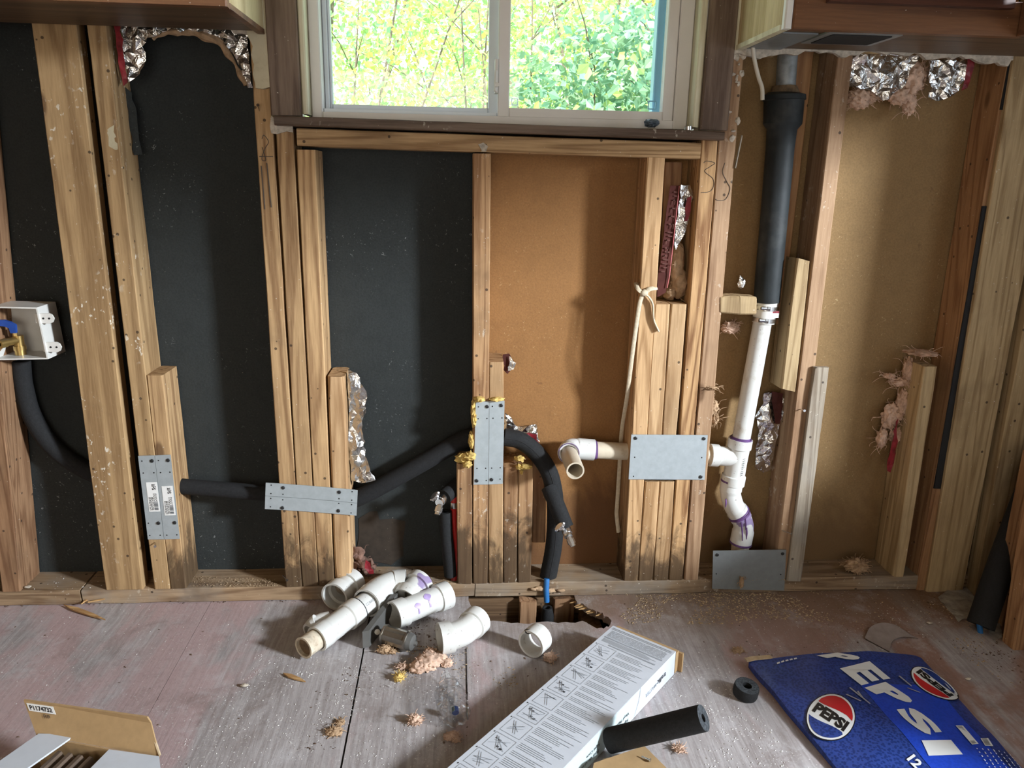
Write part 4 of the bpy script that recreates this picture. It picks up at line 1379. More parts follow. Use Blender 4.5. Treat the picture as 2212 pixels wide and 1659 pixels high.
# tee
q0, q1 = PW(1600, 948, YD), PW(1582, 1045, YD)
ax = (q1 - q0).normalized()
Lt = (q1 - q0).length
tp = [(0, .0285), (.022, .0285), (.024, .0255), (Lt * .5, .0250), (Lt - .024, .0255), (Lt - .022, .0285), (Lt, .0285)]
te = mk('tee', *pipe([(q0 + ax * t, r_) for t, r_ in tp], .0205, 26), M['pvc'], dp, smooth=35)
bm_ = q0 + ax * Lt * .40
b0, b1 = bm_, PW(1533, 983, YD)
bx = (b1 - b0).normalized()
lb = (b1 - b0).length
mk('tee_branch', *pipe([(b0, .024), (b0 + bx * (lb - .022), .0235), (b0 + bx * (lb - .020), .0272), (b1, .0272)], .020, 24), M['pvc'], te, smooth=35)


def band(p, d, r, w, parent, mat='primer'):
    d = d.normalized()
    return mk('primer_band', *pipe([(p - d * w / 2, r), (p + d * w / 2, r)], r - .0015, 24), M[mat], parent, smooth=40)


band(q0 + ax * .001, ax, .0262, .006, dp)
band(q0 + ax * .0005 + Vector((0, 0, .003)), ax, .0225, .006, dp)
tv, tf = marks2d(9, 5)
c = q0.lerp(q1, .55) + Vector((.008, -.0252, 0))
up_ = Vector((1, .25, .12)).normalized()
rd_ = -ax * -1
mk('lettering', [c + ax * ((u - .5) * .045) + up_ * ((v - .5) * .006) + Vector((0, -.0006, 0)) for u, v in tv], tf, M['ink'], te)
# two 45 degree bends
pts = catmull([PW(1582, 1038, YD), PW(1578, 1066, YD), PW(1586, 1094, YD), PW(1596, 1108, YD)], 8)
PR = [(p, .0265 if (i < 7 or i > len(pts) - 6) else .0245) for i, p in enumerate(pts)]
mk('bend', *pipe(PR, .020, 24), M['pvc_purple'], dp, smooth=40)
band(pts[0], pts[1] - pts[0], .0275, .005, dp)
band(pts[-1], pts[-1] - pts[-2], .0272, .005, dp)
mk('pipe', *tube([PW(1590, 1098, YD), PW(1602, 1120, YD)], .0215, 20), M['pvc_aged'], dp, smooth=40)
pts = catmull([PW(1597, 1112, YD), PW(1603, 1124, YD), PW(1606, 1140, YD), PW(1600, 1172, YD)], 8)
PR = [(p, .0265 if (i < 6 or i > len(pts) - 8) else .0245) for i, p in enumerate(pts)]
mk('bend', *pipe(PR, .020, 24), M['pvc_purple'], dp, smooth=40)
band(pts[0], pts[1] - pts[0], .0272, .005, dp)
band(pts[-1], pts[-1] - pts[-2], .0272, .005, dp)
mk('pipe', *tube([PW(1600, 1165, YD), PW(1597, 1215, YD), PW(1596, 1255, YD)], .0215, 20), M['rust'], dp, smooth=40)
# purple primer drips down the lower bend
m = MB()
for (x0, y0, x1, y1) in ((1601, 1128, 1604, 1168), (1610, 1120, 1611, 1145), (1568, 1078, 1567, 1096), (1613, 1140, 1612, 1165)):
    a_, b_ = W(x0, y0, YD - .0262), W(x1, y1, YD - .0262)
    m.add(*tube([a_, a_.lerp(b_, .5) + Vector((.001, 0, 0)), b_], [.0016, .0022, .0010], 8))
mk('primer_drip', m.V, m.F, M['primer'], dp, kind='stuff')
# trap arm and elbow pointing into the room
t0, t1 = PW(1546, 984, YD), PW(1283, 972, YD)
mk('trap_arm', *tube([t0, t0.lerp(t1, .5), t1], .0205, 20), M['pvc_cream'], dp, smooth=40)
e = [PW(1283, 972, YD), PW(1256, 970, YD), W(1240, 969, YD - .002), W(1232, 970, YD - .014), W(1228, 975, YD - .03), W(1228.5, 979, YD - .045)]
pts = catmull(e, 6)
PR = [(p, .0255 if (i < 10 or i > len(pts) - 5) else .0240) for i, p in enumerate(pts)]
mk('elbow', *pipe(PR, .019, 26), M['pvc'], dp, smooth=40)
band(pts[0] + Vector((.003, 0, 0)), Vector((1, 0, 0)), .0225, .006, dp)
band(pts[-1] + Vector((0, -.001, 0)), pts[-1] - pts[-2], .0245, .003, dp)
s0, s1_ = W(1228, 978, YD - .03), W(1243, 1017, YD - .135)
mk('stub', *pipe([(s0, .0200), (s0.lerp(s1_, .5), .0200), (s1_, .0200)], .0165, 28), M['pvc_cream'], dp, smooth=40)

# ---- galvanised nail plates with screws and holes
def plate(label, px, screws, holes, mat='zinc', Y=-.0035, parent=None, group=None, bow=0.0):
    Q = [W(*p, Y) for p in px]                      # tl tr br bl
    tl, tr, br, bl = Q
    n = 8
    V = []
    for yy in (0, .0018):
        for j in (0, 1):
            for i in range(n + 1):
                t = i / n
                p = (tl.lerp(tr, t) if j == 0 else bl.lerp(br, t)) + Vector((0, yy, bow * 4 * t * (1 - t)))
                V.append(p)
    k = n + 1
    Fc = []
    for i in range(n):
        Fc += [(i, i + 1, k + i + 1, k + i), (2 * k + i, 2 * k + i + 1, 3 * k + i + 1, 3 * k + i), (i, i + 1, 2 * k + i + 1, 2 * k + i), (k + i, k + i + 1, 3 * k + i + 1, 3 * k + i)]
    Fc += [(0, k, 3 * k, 2 * k), (n, k + n, 3 * k + n, 2 * k + n)]
    o = mk('nail_plate', V, Fc, M[mat], parent, label=label, cat='nail plate', group=group)

    def P(u, v):
        return tl.lerp(tr, u).lerp(bl.lerp(br, u), v) + Vector((0, 0, bow * 4 * u * (1 - u)))
    for (u, v) in screws:
        c = P(u, v)
        s_ = mk('screw', *tube([c + Vector((0, -.0024, 0)), c + Vector((0, -.0016, 0)), c + Vector((0, .012, 0))], [.0028, .0042, .002], 14), M['screw'], o, smooth=30)
        mk('drive_slot', *box(c.x - .0017, c.x + .0017, c.y - .0030, c.y - .0022, c.z - .0004, c.z + .0004), M['hole'], s_)
    for (u, v) in holes:
        c = P(u, v)
        mk('nail_hole', *tube([c + Vector((0, -.0003, 0)), c + Vector((0, .0012, 0))], .0016, 10), M['hole'], o)
    return o, P


oL, PL = plate('left one of two upright steel plates with barcode stickers on the left studs', [(298, 985), (333.5, 984), (354, 1165), (319.5, 1165.5)], [(.82, .06), (.78, .80)], [(.2, .06), (.2, .2), (.85, .2), (.15, .8), (.15, .95), (.8, .95)])
oR, PR_ = plate('right one of two upright steel plates with barcode stickers on the left studs', [(334.2, 984), (368, 982.6), (388, 1164), (354.8, 1165)], [(.82, .06), (.80, .80)], [(.2, .06), (.25, .2), (.85, .2), (.2, .95), (.85, .95)])
for o, Pf, (v0, v1, u0, u1) in ((oL, PL, (.31, .66, .30, .98)), (oR, PR_, (.36, .71, .22, .92))):
    off = Vector((0, -.0006, 0))
    st = mk('sticker', [Pf(u, v) + off for u, v in ((u0, v0), (u1, v0), (u1, v1), (u0, v1))] + [Pf(u, v) for u, v in ((u0, v0), (u1, v0), (u1, v1), (u0, v1))],
            [(0, 1, 2, 3), (0, 1, 5, 4), (1, 2, 6, 5), (2, 3, 7, 6), (3, 0, 4, 7)], M['paper'], o, label='white barcode sticker')
    rnd = random.Random(5)
    m = MB()

    def bar(ua, ub, va, vb, m=m, Pf=Pf, u0=u0, u1=u1, v0=v0, v1=v1):
        q = [Pf(u0 + (u1 - u0) * a_, v0 + (v1 - v0) * b_) + Vector((0, -.0011, 0)) for a_, b_ in ((ua, va), (ub, va), (ub, vb), (ua, vb))]
        m.add(q, [(0, 1, 2, 3)])
    v = .66
    while v < .95:
        h = rnd.choice((.008, .014, .022))
        bar(.52, .88, v, v + h)
        v += h + rnd.choice((.008, .014))
    for u in (.12, .22, .32, .42):
        v = .5
        while v < .94:
            L2 = rnd.uniform(.03, .10)
            bar(u, u + .045, v, min(.95, v + L2))
            v += L2 + .02
    for u in (.55, .66, .77):
        v = .38
        while v < .62:
            L2 = rnd.uniform(.02, .06)
            bar(u, u + .05, v, v + L2)
            v += L2 + .018
    for i in range(7):
        for j in range(9):
            if rnd.random() < .55:
                bar(.5 + i * .05, .545 + i * .05, .06 + j * .022, .08 + j * .022)
    mk('print', m.V, m.F, M['ink'], st, kind='stuff')

HS = [(.06, .15), (.06, .8), (.19, .8), (.80, .8), (.94, .15), (.94, .82)]
plate('upper one of two level steel plates across the four stud bundle', [(574, 1043), (772.6, 1059), (771.4, 1086.5), (573, 1071)], [(.19, .28), (.80, .28)], HS, bow=.0012)
plate('lower one of two level steel plates across the four stud bundle', [(573, 1071.8), (771.4, 1087.2), (770, 1114), (572, 1099.6)], [(.19, .82), (.80, .72)], [(.06, .15), (.19, .2), (.06, .8), (.80, .15), (.94, .15), (.94, .82)], bow=.0012)
plate('left one of two upright steel plates on the centre studs', [(1028, 868), (1056.6, 867), (1055, 1046.5), (1023, 1047)], [(.85, .06), (.2, .95)], [(.2, .06), (.2, .2), (.85, .2), (.2, .8), (.8, .8), (.85, .95)])
plate('right one of two upright steel plates on the centre studs', [(1057.2, 867), (1090, 866), (1086, 1045), (1055.6, 1046.5)], [(.78, .05), (.2, .94)], [(.2, .06), (.25, .2), (.85, .2), (.2, .8), (.8, .8), (.8, .94)])
plate('large blank steel plate over the trap arm on the right bundle', [(1364, 939), (1529, 940), (1522, 1036.5), (1358, 1035.5)], [(.055, .075), (.95, .075), (.945, .93)], [(.06, .5), (.94, .5), (.06, .93)], Y=-.004)
plate('dull grey steel plate on the floor plate below the drain', [(1540.5, 1190), (1698.5, 1187.5), (1694, 1276), (1538.5, 1272)], [(.055, .10), (.95, .09)], [(.05, .6), (.94, .6)], mat='zinc_dark', Y=-.006)

# ---- odds and ends on the framing
wb = thing('wood_block', W(1597, 680, .0), 'short weathered wood block nailed beside the pipe coupling', 'wood block')
mk('block', *beam(W(1557, 640, -.002), W(1557, 676, -.002), W(1597, 640, -.002), W(1598, 680, -.002), (0, .045, 0), ends=.001), M['yellow'], wb)
mk('block', *beam(W(1598.5, 640, -.002), W(1599, 680, -.002), W(1634, 642, -.002), W(1633, 680, -.002), (0, .045, 0), ends=.001), M['yellow'], wb)
V, Fc = beam(W(1759, 794, -.012), W(1792, 794, -.012), W(1700, 1256, -.012), W(1731, 1256, -.012), (0, .012, 0), ends=.001)
mk('lath', V, Fc, M['grey'], None, label='grey weathered lath leaning upright on the plate right of the drain', cat='lath')
# strap tied round the stud
st = thing('strap', W(1334, 1152, .01), 'cream woven strap knotted round the stud and hanging down', 'strap')
mk('hanging_end', *tube(catmull([W(1390, 633, -.006), W(1382, 655, -.007), W(1375, 700, -.006), W(1366, 765, -.005), W(1354, 860, .02), W(1343, 930, .070), W(1338, 1010, .072), W(1333, 1090, .05), W(1332, 1112, .045), W(1336, 1150, .045)], 6), .0048, 8, sq=(.45, 1)), M['strap'], st, smooth=60)
mk('short_end', *tube(catmull([W(1390, 633, -.006), W(1402, 642, -.010), W(1410, 658, -.008), W(1412, 690, -.006), W(1423, 716, -.006)], 6), .0050, 8, sq=(.45, 1)), M['strap'], st, smooth=60)
mk('loop', *tube(catmull([W(1374, 612, .02), W(1378, 624, -.006), W(1390, 632, -.008), W(1404, 624, -.006), W(1418, 622, .004)], 6), .0055, 8, sq=(.5, 1)), M['strap'], st, smooth=60)
mk('knot', *blob(W(1391, 633, -.010), .009, .007, .008, seed=4, sub=2, amp=.25), M['strap'], st, smooth=60)
mk('power_cable', *tube(catmull([W(1626, 100, -.03), W(1630, 130, -.02), (W(1638, 165, -.015)), W(1646, 190, -.015), W(1647, 216, -.015)], 6), .0042, 10), M['cable'], None, smooth=40,
   label='cut cream cable hanging down under the right cabinet', cat='cable')
mk('tape_scrap', *blob(W(1407, 266, -.018), .016, .012, .0085, seed=3, sub=3, amp=.35, freq=2.5), plain('dark_blue_scrap', (0.05, 0.07, 0.09), 0.5, var=.6, scale=60), None, smooth=25,
   label='crumpled dark scrap lying on the window sill', cat='scrap')
mk('metal_sleeve', *pipe([(W(1487, 281, -.02), .008), (W(1487, 273, -.02), .008)], .006, 16), M['steel'], None, smooth=40, label='small steel ring standing on the right end of the sill', cat='ring')
mk('wood_sliver', *beam(W(1602, 292, -.004), W(1605, 293, -.004), W(1587, 362, -.004), W(1591, 364, -.004), (0, .004, 0)), M['grey'], None, label='thin pale sliver stuck to the reddish stud beside the sill', cat='sliver')
mk('foil_wad', *blob(W(1601, 612, .05), .009, .008, .015, seed=6, sub=2, amp=.5), M['foil'], None, label='tiny foil wad above the weathered wood block', cat='foil')
fluff('pinkish fluff tuft on the board under the weathered wood block', [(W(1578, 708, .075), .020, .01, .014)], 'fluff', strands=14, slen=.02)
# pencil scribbles on the studs
def scribble(px, Y, parent, r=.0007):
    mk('pencil_mark', *tube(catmull([W(*p, Y) for p in px], 6), r, 5), M['pencil'], parent)


scribble([(1520, 352), (1526, 348), (1544, 352), (1534, 360), (1522, 370), (1540, 386), (1541, 404), (1532, 414), (1514, 416)], -.0006, wall_back)
scribble([(1566, 352), (1561, 372), (1570, 392), (1577, 408), (1568, 430), (1552, 433), (1545, 430)], -.0006, wall_back)
scribble([(560, 338), (590, 338)], -.0006, wall_back)
scribble([(566, 318), (570, 330), (574, 346), (566, 345), (568, 332), (574, 318), (580, 306), (570, 292), (566, 300)], -.0006, wall_back)
scribble([(564, 358), (572, 452)], -.0006, wall_back, .0013)
scribble([(576, 352), (586, 448)], -.0006, wall_back, .0013)
# nails in the studs
def nail(px, d, lab, L=.022):
    c = W(*px, -.001)
    d = Vector(d).normalized()
    mk('nail', *tube([c, c + d * L, c + d * L, c + d * (L + .0015)], [.0013, .0013, .0032, .0032], 8), M['steel'], None, smooth=30, label=lab, cat='nail')


nail((611, 1243), (.5, -.7, -.1), 'bent nail sticking out at the foot of the four stud bundle')
nail((1690, 1146), (.6, -.7, 0), 'nail sticking out low on the stud right of the drain')
nail((1730, 884), (.0, -.9, .1), 'nail sticking out of the stud above the grey lath', .018)
nail((560, 239), (.1, -.8, .45), 'bent nail below the torn drywall left of the sill', .018)
nail((335, 1172), (.3, -.9, -.2), 'nail tip below the barcode steel plates', .014)

# ================================================================== THINGS ON THE FLOOR
def path_pipe(pts, prof, ri, seg=26):
    """prof: list of (fraction of the path, outer radius); steps where a fraction repeats."""
    P = catmull(pts, 10)
    L = [0]
    for a, b in zip(P, P[1:]):
        L.append(L[-1] + (b - a).length)
    tot = L[-1]

    def at(t):
        d = t * tot
        for i in range(len(P) - 1):
            if d <= L[i + 1] + 1e-9:
                k = (d - L[i]) / max(1e-9, L[i + 1] - L[i])
                return P[i].lerp(P[i + 1], k)
        return P[-1].copy()
    fr_ = sorted(set([p[0] for p in prof] + [i / 14 for i in range(15)]))
    PR = []
    for t in fr_:
        rs = [r for f_, r in prof if abs(f_ - t) < 1e-6]
        if not rs:
            lo = [p for p in prof if p[0] < t][-1]
            hi = [p for p in prof if p[0] > t][0]
            rs = [lo[1] + (hi[1] - lo[1]) * (t - lo[0]) / (hi[0] - lo[0])]
        for r_ in rs:
            PR.append((at(t), r_))
    rin = []
    for i, (p, r_) in enumerate(PR):
        t = i / (len(PR) - 1)
        rin.append(r_ - .0045 if (t < .25 or t > .75) else ri)
    return pipe(PR, rin, seg)


HUB = lambda h, b, e=.26: [(0, h), (e, h), (e, b), (1 - e, b), (1 - e, h), (1, h)]

# long capped-together run: rusty stub, coupling, pipe and quarter bend
run = thing('pvc_assembly', F(715, 1362), 'long white PVC run with rusty stub end lying on the floor', 'pipe fitting')
z = .031
a0, a1 = F(655, 1400, .030), F(696, 1372, .031)
mk('rusty_stub', *pipe([(a0, .0240), (a0.lerp(a1, .15), .0225), (a0.lerp(a1, .5), .0225), (a1, .0225)], .0195, 26), M['rust'], run, smooth=40, label='brown rusted pipe stub')
ax = (a1 - a0).normalized()
mk('stub_plug', *tube([a0 + ax * .008, a0 + ax * .02], .0198, 20), M['rust_dark'], run, smooth=40)
b0, b1 = F(684, 1381, .032), F(772, 1318, .040)
mk('coupling', *path_pipe([b0, b0.lerp(b1, .5), b1], [(0, .0285), (.24, .0285), (.26, .027), (.72, .027), (.74, .0305), (1, .0305)], .021), M['pvc'], run, smooth=38)
band(b1, b1 - b0, .0308, .0022, run, 'ink')
c0, c1 = F(760, 1327, .040), F(815, 1287, .045)
mk('pipe', *tube([c0, c0.lerp(c1, .5), c1], .0262, 24), M['pvc'], run, smooth=40)
q = c0.lerp(c1, .42)
tv, tf = marks2d(7, 8)
axp = (c1 - c0).normalized()
sd = axp.cross(Vector((0, 0, 1))).normalized()
upv = (Vector((0, 0, 1)) * .62 + sd * .78).normalized()
tan_ = axp.cross(upv).normalized()
mk('lettering', [q + axp * ((u - .3) * .036) + upv * .0267 + tan_ * ((.5 - v) * .006) for u, v in tv], tf, M['ink_grey'], run)
mk('bend', *path_pipe([F(792, 1303, .046), F(818, 1278, .048), F(848, 1264, .047), F(876, 1262, .047)], HUB(.0345, .0325, .22), .026), M['pvc'], run, smooth=38)

mk('pvc_bend', *path_pipe([F(722, 1290, .036), F(740, 1274, .036), F(764, 1256, .036)], HUB(.0345, .0285, .34), .026), M['pvc'], None, smooth=38,
   label='short white PVC bend with open mouth farthest left in the fittings pile', cat='pipe fitting')
mk('pvc_bend', *path_pipe([F(878, 1294, .036), F(890, 1277, .045), F(910, 1256, .052)], HUB(.0335, .0275, .3), .025), M['pvc_purple'], None, smooth=38,
   label='white PVC bend with purple drips behind the long coupling', cat='pipe fitting')
lc = mk('pvc_coupling', *path_pipe([F(850, 1330, .033), F(905, 1308, .033), F(967, 1284, .033)], [(0, .0325), (.2, .0325), (.21, .0285), (.79, .0285), (.80, .0325), (1, .0325)], .0235), M['pvc'], None, smooth=38,
        label='straight white PVC coupling with two purple smears', cat='pipe fitting')
la, lb_ = F(850, 1330, .033), F(967, 1284, .033)
ax = (lb_ - la).normalized()
sd = Vector((ax.y, -ax.x, 0))
sd = sd if sd.y < 0 else -sd
for k, (t, a0_, a1_, w) in enumerate(((.34, 50, 0, .0075), (.55, 78, 10, .0085))):
    V, Fc = [], []
    N = 12
    for i in range(N + 1):
        s_ = i / N
        ang = R(a0_ + (a1_ - a0_) * s_)
        wid = w * (math.sin(min(1, s_ * 2.2) * math.pi * .9) ** .8 * (1 if s_ < .42 else .35) + .12)
        c = la.lerp(lb_, t) + Vector((0, 0, 1)) * math.sin(ang) * 0.0289 + sd * math.cos(ang) * 0.0289
        V += [c - ax * wid, c + ax * wid]
    for i in range(N):
        Fc.append((2 * i, 2 * i + 1, 2 * i + 3, 2 * i + 2))
    mk('primer_smear', V, Fc, plain('purple_smear%d' % k, (0.40, 0.30, 0.56), .45, var=.2, scale=90), lc)
mk('pvc_bend', *path_pipe([F(949, 1380, .034), F(978, 1374, .034), F(1005, 1362, .034), F(1032, 1338, .034)], [(0, .034), (.22, .034), (.23, .0285), (.74, .0285), (.75, .0325), (1, .0325)], .024), M['pvc'], None, smooth=38,
   label='white PVC bend lying alone right of the ribbed metal cylinder', cat='pipe fitting')
rg = mk('pvc_ring', *path_pipe([F(1146, 1392, .031), F(1156, 1383, .031), F(1167, 1374, .031)], [(0, .0305), (.5, .0305), (1, .0300)], .026), M['pvc'], None, smooth=38,
        label='short white PVC ring with dark smear near the floor hole', cat='pipe fitting')
c = F(1147, 1383, .031)
mk('dark_smear', *blob(c + Vector((-.006, -.004, .024)), .010, .006, .005, seed=2, sub=2, amp=.4), M['screw'], rg, smooth=50)
wy = thing('pvc_wye', F(680, 1352), 'small white PVC branch stub half hidden behind the long run', 'pipe fitting')
mk('branch', *path_pipe([F(668, 1366, .026), F(690, 1350, .030), F(712, 1345, .030)], [(0, .020), (.3, .0235), (1, .0245)], .016), M['pvc_aged'], wy, smooth=38)
mk('lip', *path_pipe([F(676, 1346, .045), F(684, 1341, .050)], [(0, .014), (1, .015)], .010), M['pvc'], wy, smooth=38)

# grey bracket with ribbed metal cylinder
fx = thing('faucet_filter', F(835, 1372), 'grey plastic bracket with a ribbed metal cylinder lying in the pile', 'fixture')
g0, g1 = F(784, 1402, .0), F(846, 1330, .0)
mk('bracket', *slab([g0 + Vector((0, 0, .002)), g0 + Vector((0, 0, .042)), g1 + Vector((0, 0, .055)), g1 + Vector((0, 0, .010))], (.014, .004, 0)), M['plasticgrey'], fx)
g2 = F(822, 1388, .0)
mk('bracket_arm', *slab([g2 + Vector((0, 0, .004)), g2 + Vector((.004, 0, .030)), F(838, 1360, .03), F(852, 1365, .002)], (.010, .008, 0)), M['plasticgrey'], fx)
k0, k1 = F(826, 1368, .026), F(898, 1390, .022)
ax = (k1 - k0).normalized()
V, Fc = [], []
N = 36
fr3 = frames([k0, k1])
for p, r_ in ((k0, .012), (k0 + ax * .004, .0205), (k0 + ax * .008, .0215), (k0 + ax * .0085, .0195), (k0.lerp(k1, .72), .0195), (k0.lerp(k1, .73), .0215), (k0.lerp(k1, .78), .0215), (k0.lerp(k1, .8), .019)):
    t_, u_, w_ = fr3[0]
    for i in range(N):
        a_ = 2 * math.pi * i / N
        rr = r_ * (1 + (.035 if i % 3 == 0 else -.01) * (1 if .019 < r_ < .0200 else 0))
        V.append(p + u_ * math.cos(a_) * rr + w_ * math.sin(a_) * rr)
for j in range(7):
    for i in range(N):
        Fc.append((j * N + i, j * N + (i + 1) % N, (j + 1) * N + (i + 1) % N, (j + 1) * N + i))
Fc += [list(range(N)), [7 * N + i for i in range(N)]]
mk('cylinder', V, Fc, M['gunmetal'], fx, smooth=30, label='ribbed grey metal cylinder')
ka = k0.lerp(k1, .8)
mk('cap', *tube([ka, ka + ax * .010, ka + ax * .014, ka + ax * .014, ka + ax * .019], [.0195, .0170, .010, .006, .004], 20), M['plasticgrey'], fx, smooth=35)
mk('knob', *tube([F(815, 1365, .030), F(815, 1365, .036)], .006, 12), M['gunmetal'], fx, smooth=35)

# ---- fluff and splinters on the floor
fl = [('large pink fibreglass clump in front of the ribbed cylinder', [((925, 1428), .026, .026, .014), ((905, 1440), .018, .016, .011), ((950, 1420), .015, .015, .010), ((965, 1432), .012, .012, .006), ((930, 1412), .016, .012, .012)], 'fluff'),
      ('tan fibreglass tuft in front of the grey bracket', [((832, 1402), .015, .011, .009), ((848, 1406), .010, .008, .006)], 'fluff_tan'),
      ('pink fibreglass crumb between the clump and the bracket', [((870, 1440), .010, .008, .006)], 'fluff'),
      ('yellow foam crumb left of the pink clump', [((862, 1463), .010, .010, .007)], 'spray'),
      ('pink fibreglass crumb left of the crushed bottle', [((897, 1555), .012, .011, .009)], 'fluff'),
      ('pink fibreglass crumb below the crushed bottle', [((975, 1590), .014, .010, .006), ((985, 1596), .008, .008, .005)], 'fluff'),
      ('pale fluff crumb touching the short PVC ring', [((1188, 1420), .013, .013, .009)], 'fluff'),
      ('pink fibreglass crumb right of the foam sleeve offcut', [((1467, 1617), .009, .008, .006)], 'fluff'),
      ('tan fluff in the floor seam left of the bottle', [((722, 1580), .014, .012, .005), ((735, 1560), .008, .008, .004)], 'fluff_tan'),
      ('pale fluff crumb on the floor right of the carton end', [((1595, 1405), .012, .008, .004)], 'fluff_tan'),
      ('yellow foam crumb against the dull grey floor plate', [((1552, 1268), .010, .008, .007), ((1580, 1268), .009, .007, .006)], 'spray')]
for lab, parts, mt in fl:
    fluff(lab, [(F(px, py, rz * .6), rx, ry, rz) for (px, py), rx, ry, rz in parts], mt, strands=26, slen=.012)
fluff('pale fibre tuft standing against the dull grey floor plate', [(W(1602, 1258, -.012), .005, .004, .014)], 'fluff_tan', strands=14, slen=.015)


def splinter(lab, a, b, w, z=.004, mat='splinter', h=.003, name='splinter'):
    A, B = F(*a, z), F(*b, z)
    d = (B - A).normalized()
    s_ = Vector((-d.y, d.x, 0)) * w
    V = [A, A.lerp(B, .3) + s_, A.lerp(B, .7) + s_ * .8, B, A.lerp(B, .65) - s_ * .7, A.lerp(B, .3) - s_]
    return mk(name, *slab(V, (0, 0, h)), M[mat], None, label=lab, cat='splinter')


splinter('long orange wood splinter lying on the left of the floor', (138, 1308), (228, 1340), .006)
splinter('thin wood splinter propped against the plate below the flat stud', (176, 1306), (218, 1272), .003, .010)
splinter('flat wood chip near the rusty pipe stub', (612, 1456), (660, 1474), .005, .002)
splinter('thin tan splinter along the plate left of the sister stud', (190, 1302), (250, 1290), .002, .012)
splinter('pale stick lying along the floor edge below the corner block', (1740, 1268), (1880, 1268), .0025, .006, 'grey')
for k, (px, py, r_, mt, lab) in enumerate(((262, 1292, .011, 'spray', 'largest yellow foam lump on the floor below the flat stud'), (275, 1285, .008, 'spray', 'smaller yellow foam lump touching the plate below the flat stud'),
                                           (300, 1287, .008, 'fluff_tan', 'tan fibre lump below the gap between flat stud and sister stud'), (322, 1276, .009, 'fluff_tan', 'tan fibre lump against the plate below the barcode plates'))):
    mk('foam_chunk', *blob(F(px, py, r_ * .6), r_, r_ * .8, r_ * .75, seed=k + 60, sub=2, amp=.5), M[mt], None, smooth=60, label=lab, cat='foam crumb')
for k, (lab, px, py, r_) in enumerate((('white plaster chip at the far left edge of the floor', 22, 1302, .010), ('white plaster chip on the plate beside the leftmost stud', 60, 1268, .008), ('white plaster chip beside the bent PVC mouth', 698, 1285, .016), ('white plaster flake near the seam in the pink floor', 528, 1480, .008), ('white plaster lump on the floor beside the dark carton corner', 2092, 1466, .006), ('pale plaster lump on the floor near the leaning foam sleeve', 2008, 1345, .007))):
    zz = .04 if k == 1 else .002
    mk('plaster_chip', *blob(F(px, py, zz + r_ * .3), r_, r_ * .55, r_ * .35, seed=k + 70, sub=2, amp=.4), M['gypsum'], None, smooth=25, label=lab, cat='plaster chip')
# peeled strip of floor covering near the corner
P = catmull([F(1868, 1378, .004), F(1880, 1355, .012), F(1905, 1345, .016), F(1935, 1350, .012), F(1950, 1362, .003)], 6)
V, Fc = [], []
for i, p in enumerate(P):
    q = p + Vector((.03, -.05, 0)) * (1 - i / len(P) * .4)
    q.z = max(.002, p.z * .35)
    V += [p, q, p + Vector((0, 0, -.0015)), q + Vector((0, 0, -.0015))]
for i in range(len(P) - 1):
    b = 4 * i
    Fc += [(b, b + 1, b + 5, b + 4), (b + 2, b + 3, b + 7, b + 6), (b, b + 2, b + 6, b + 4), (b + 1, b + 3, b + 7, b + 5)]
mk('peeled_flooring', V, Fc, plain('peeled_floor', (0.27, 0.22, 0.20), .7, var=.2), None, smooth=50, label='curled scrap of peeled flooring near the right corner', cat='scrap')

def scrap(label, px, mat, seed):
    rnd_ = random.Random(seed)
    P_ = [F(*p, .0015) for p in px]
    v_, f_ = sheet2d([(p.x, p.y) for p in P_], .014, .003, seed)
    n_ = len(v_)
    V = [Vector((p.x, p.y, .0022 + abs(noise.noise(Vector((p.x * 40, p.y * 40, seed)))) * .006)) for p in v_]
    V += [q - Vector((0, 0, .0008)) for q in V]
    mk('paper_scrap', V, list(f_) + [tuple(i + n_ for i in reversed(t)) for t in f_], mat, None, label=label, cat='scrap')


greyp = plain('grey_paper', (0.33, 0.31, 0.28), .85, var=.35, scale=40)
scrap('torn grey paper on the floor in the right corner', [(2026, 1292), (2060, 1268), (2090, 1262), (2104, 1290), (2098, 1335), (2070, 1345), (2048, 1318)], greyp, 5)
scrap('pale torn paper at the foot of the thick leaning sleeve', [(2143, 1345), (2160, 1350), (2164, 1378), (2146, 1384), (2136, 1370)], greyp, 7)

# ---- crushed clear bottle
bt = thing('plastic_bottle', F(972, 1505), 'crushed clear plastic bottle lying on the floor', 'bottle')
b0, b1 = F(962, 1452, .020), F(985, 1548, .026)
ax = (b1 - b0).normalized()
sd = Vector((-ax.y, ax.x, 0)).normalized()
V, Fc = [], []
N, J = 24, 22
L_ = (b1 - b0).length
rnd = random.Random(9)
for j in range(J + 1):
    t = j / J
    rb = .031 * min(1, .25 + 1.7 * t) if t < .9 else .031 * (1 - (t - .9) * 2.2)
    for i in range(N):
        a_ = 2 * math.pi * i / N
        cr_ = 1 - .38 * max(0, noise.noise(Vector((math.cos(a_) * 2, math.sin(a_) * 2, t * 7)))) - .10 * (j % 2) * (t < .75)
        x, zc = math.cos(a_) * rb * cr_, math.sin(a_) * rb * .72 * cr_
        p = b0 + ax * (L_ * t) + sd * x
        p.z = max(.0015, .020 + zc)
        V.append(p)
for j in range(J):
    for i in range(N):
        Fc.append((j * N + i, j * N + (i + 1) % N, (j + 1) * N + (i + 1) % N, (j + 1) * N + i))
mk('body', V, Fc, M['bottle'], bt, smooth=25)
Vb = [V[J * N + i] for i in range(N)] + [b1 - ax * .006 + Vector((0, 0, -.004))]
mk('base', Vb, [(i, (i + 1) % N, N) for i in range(N)], M['bottle'], bt)
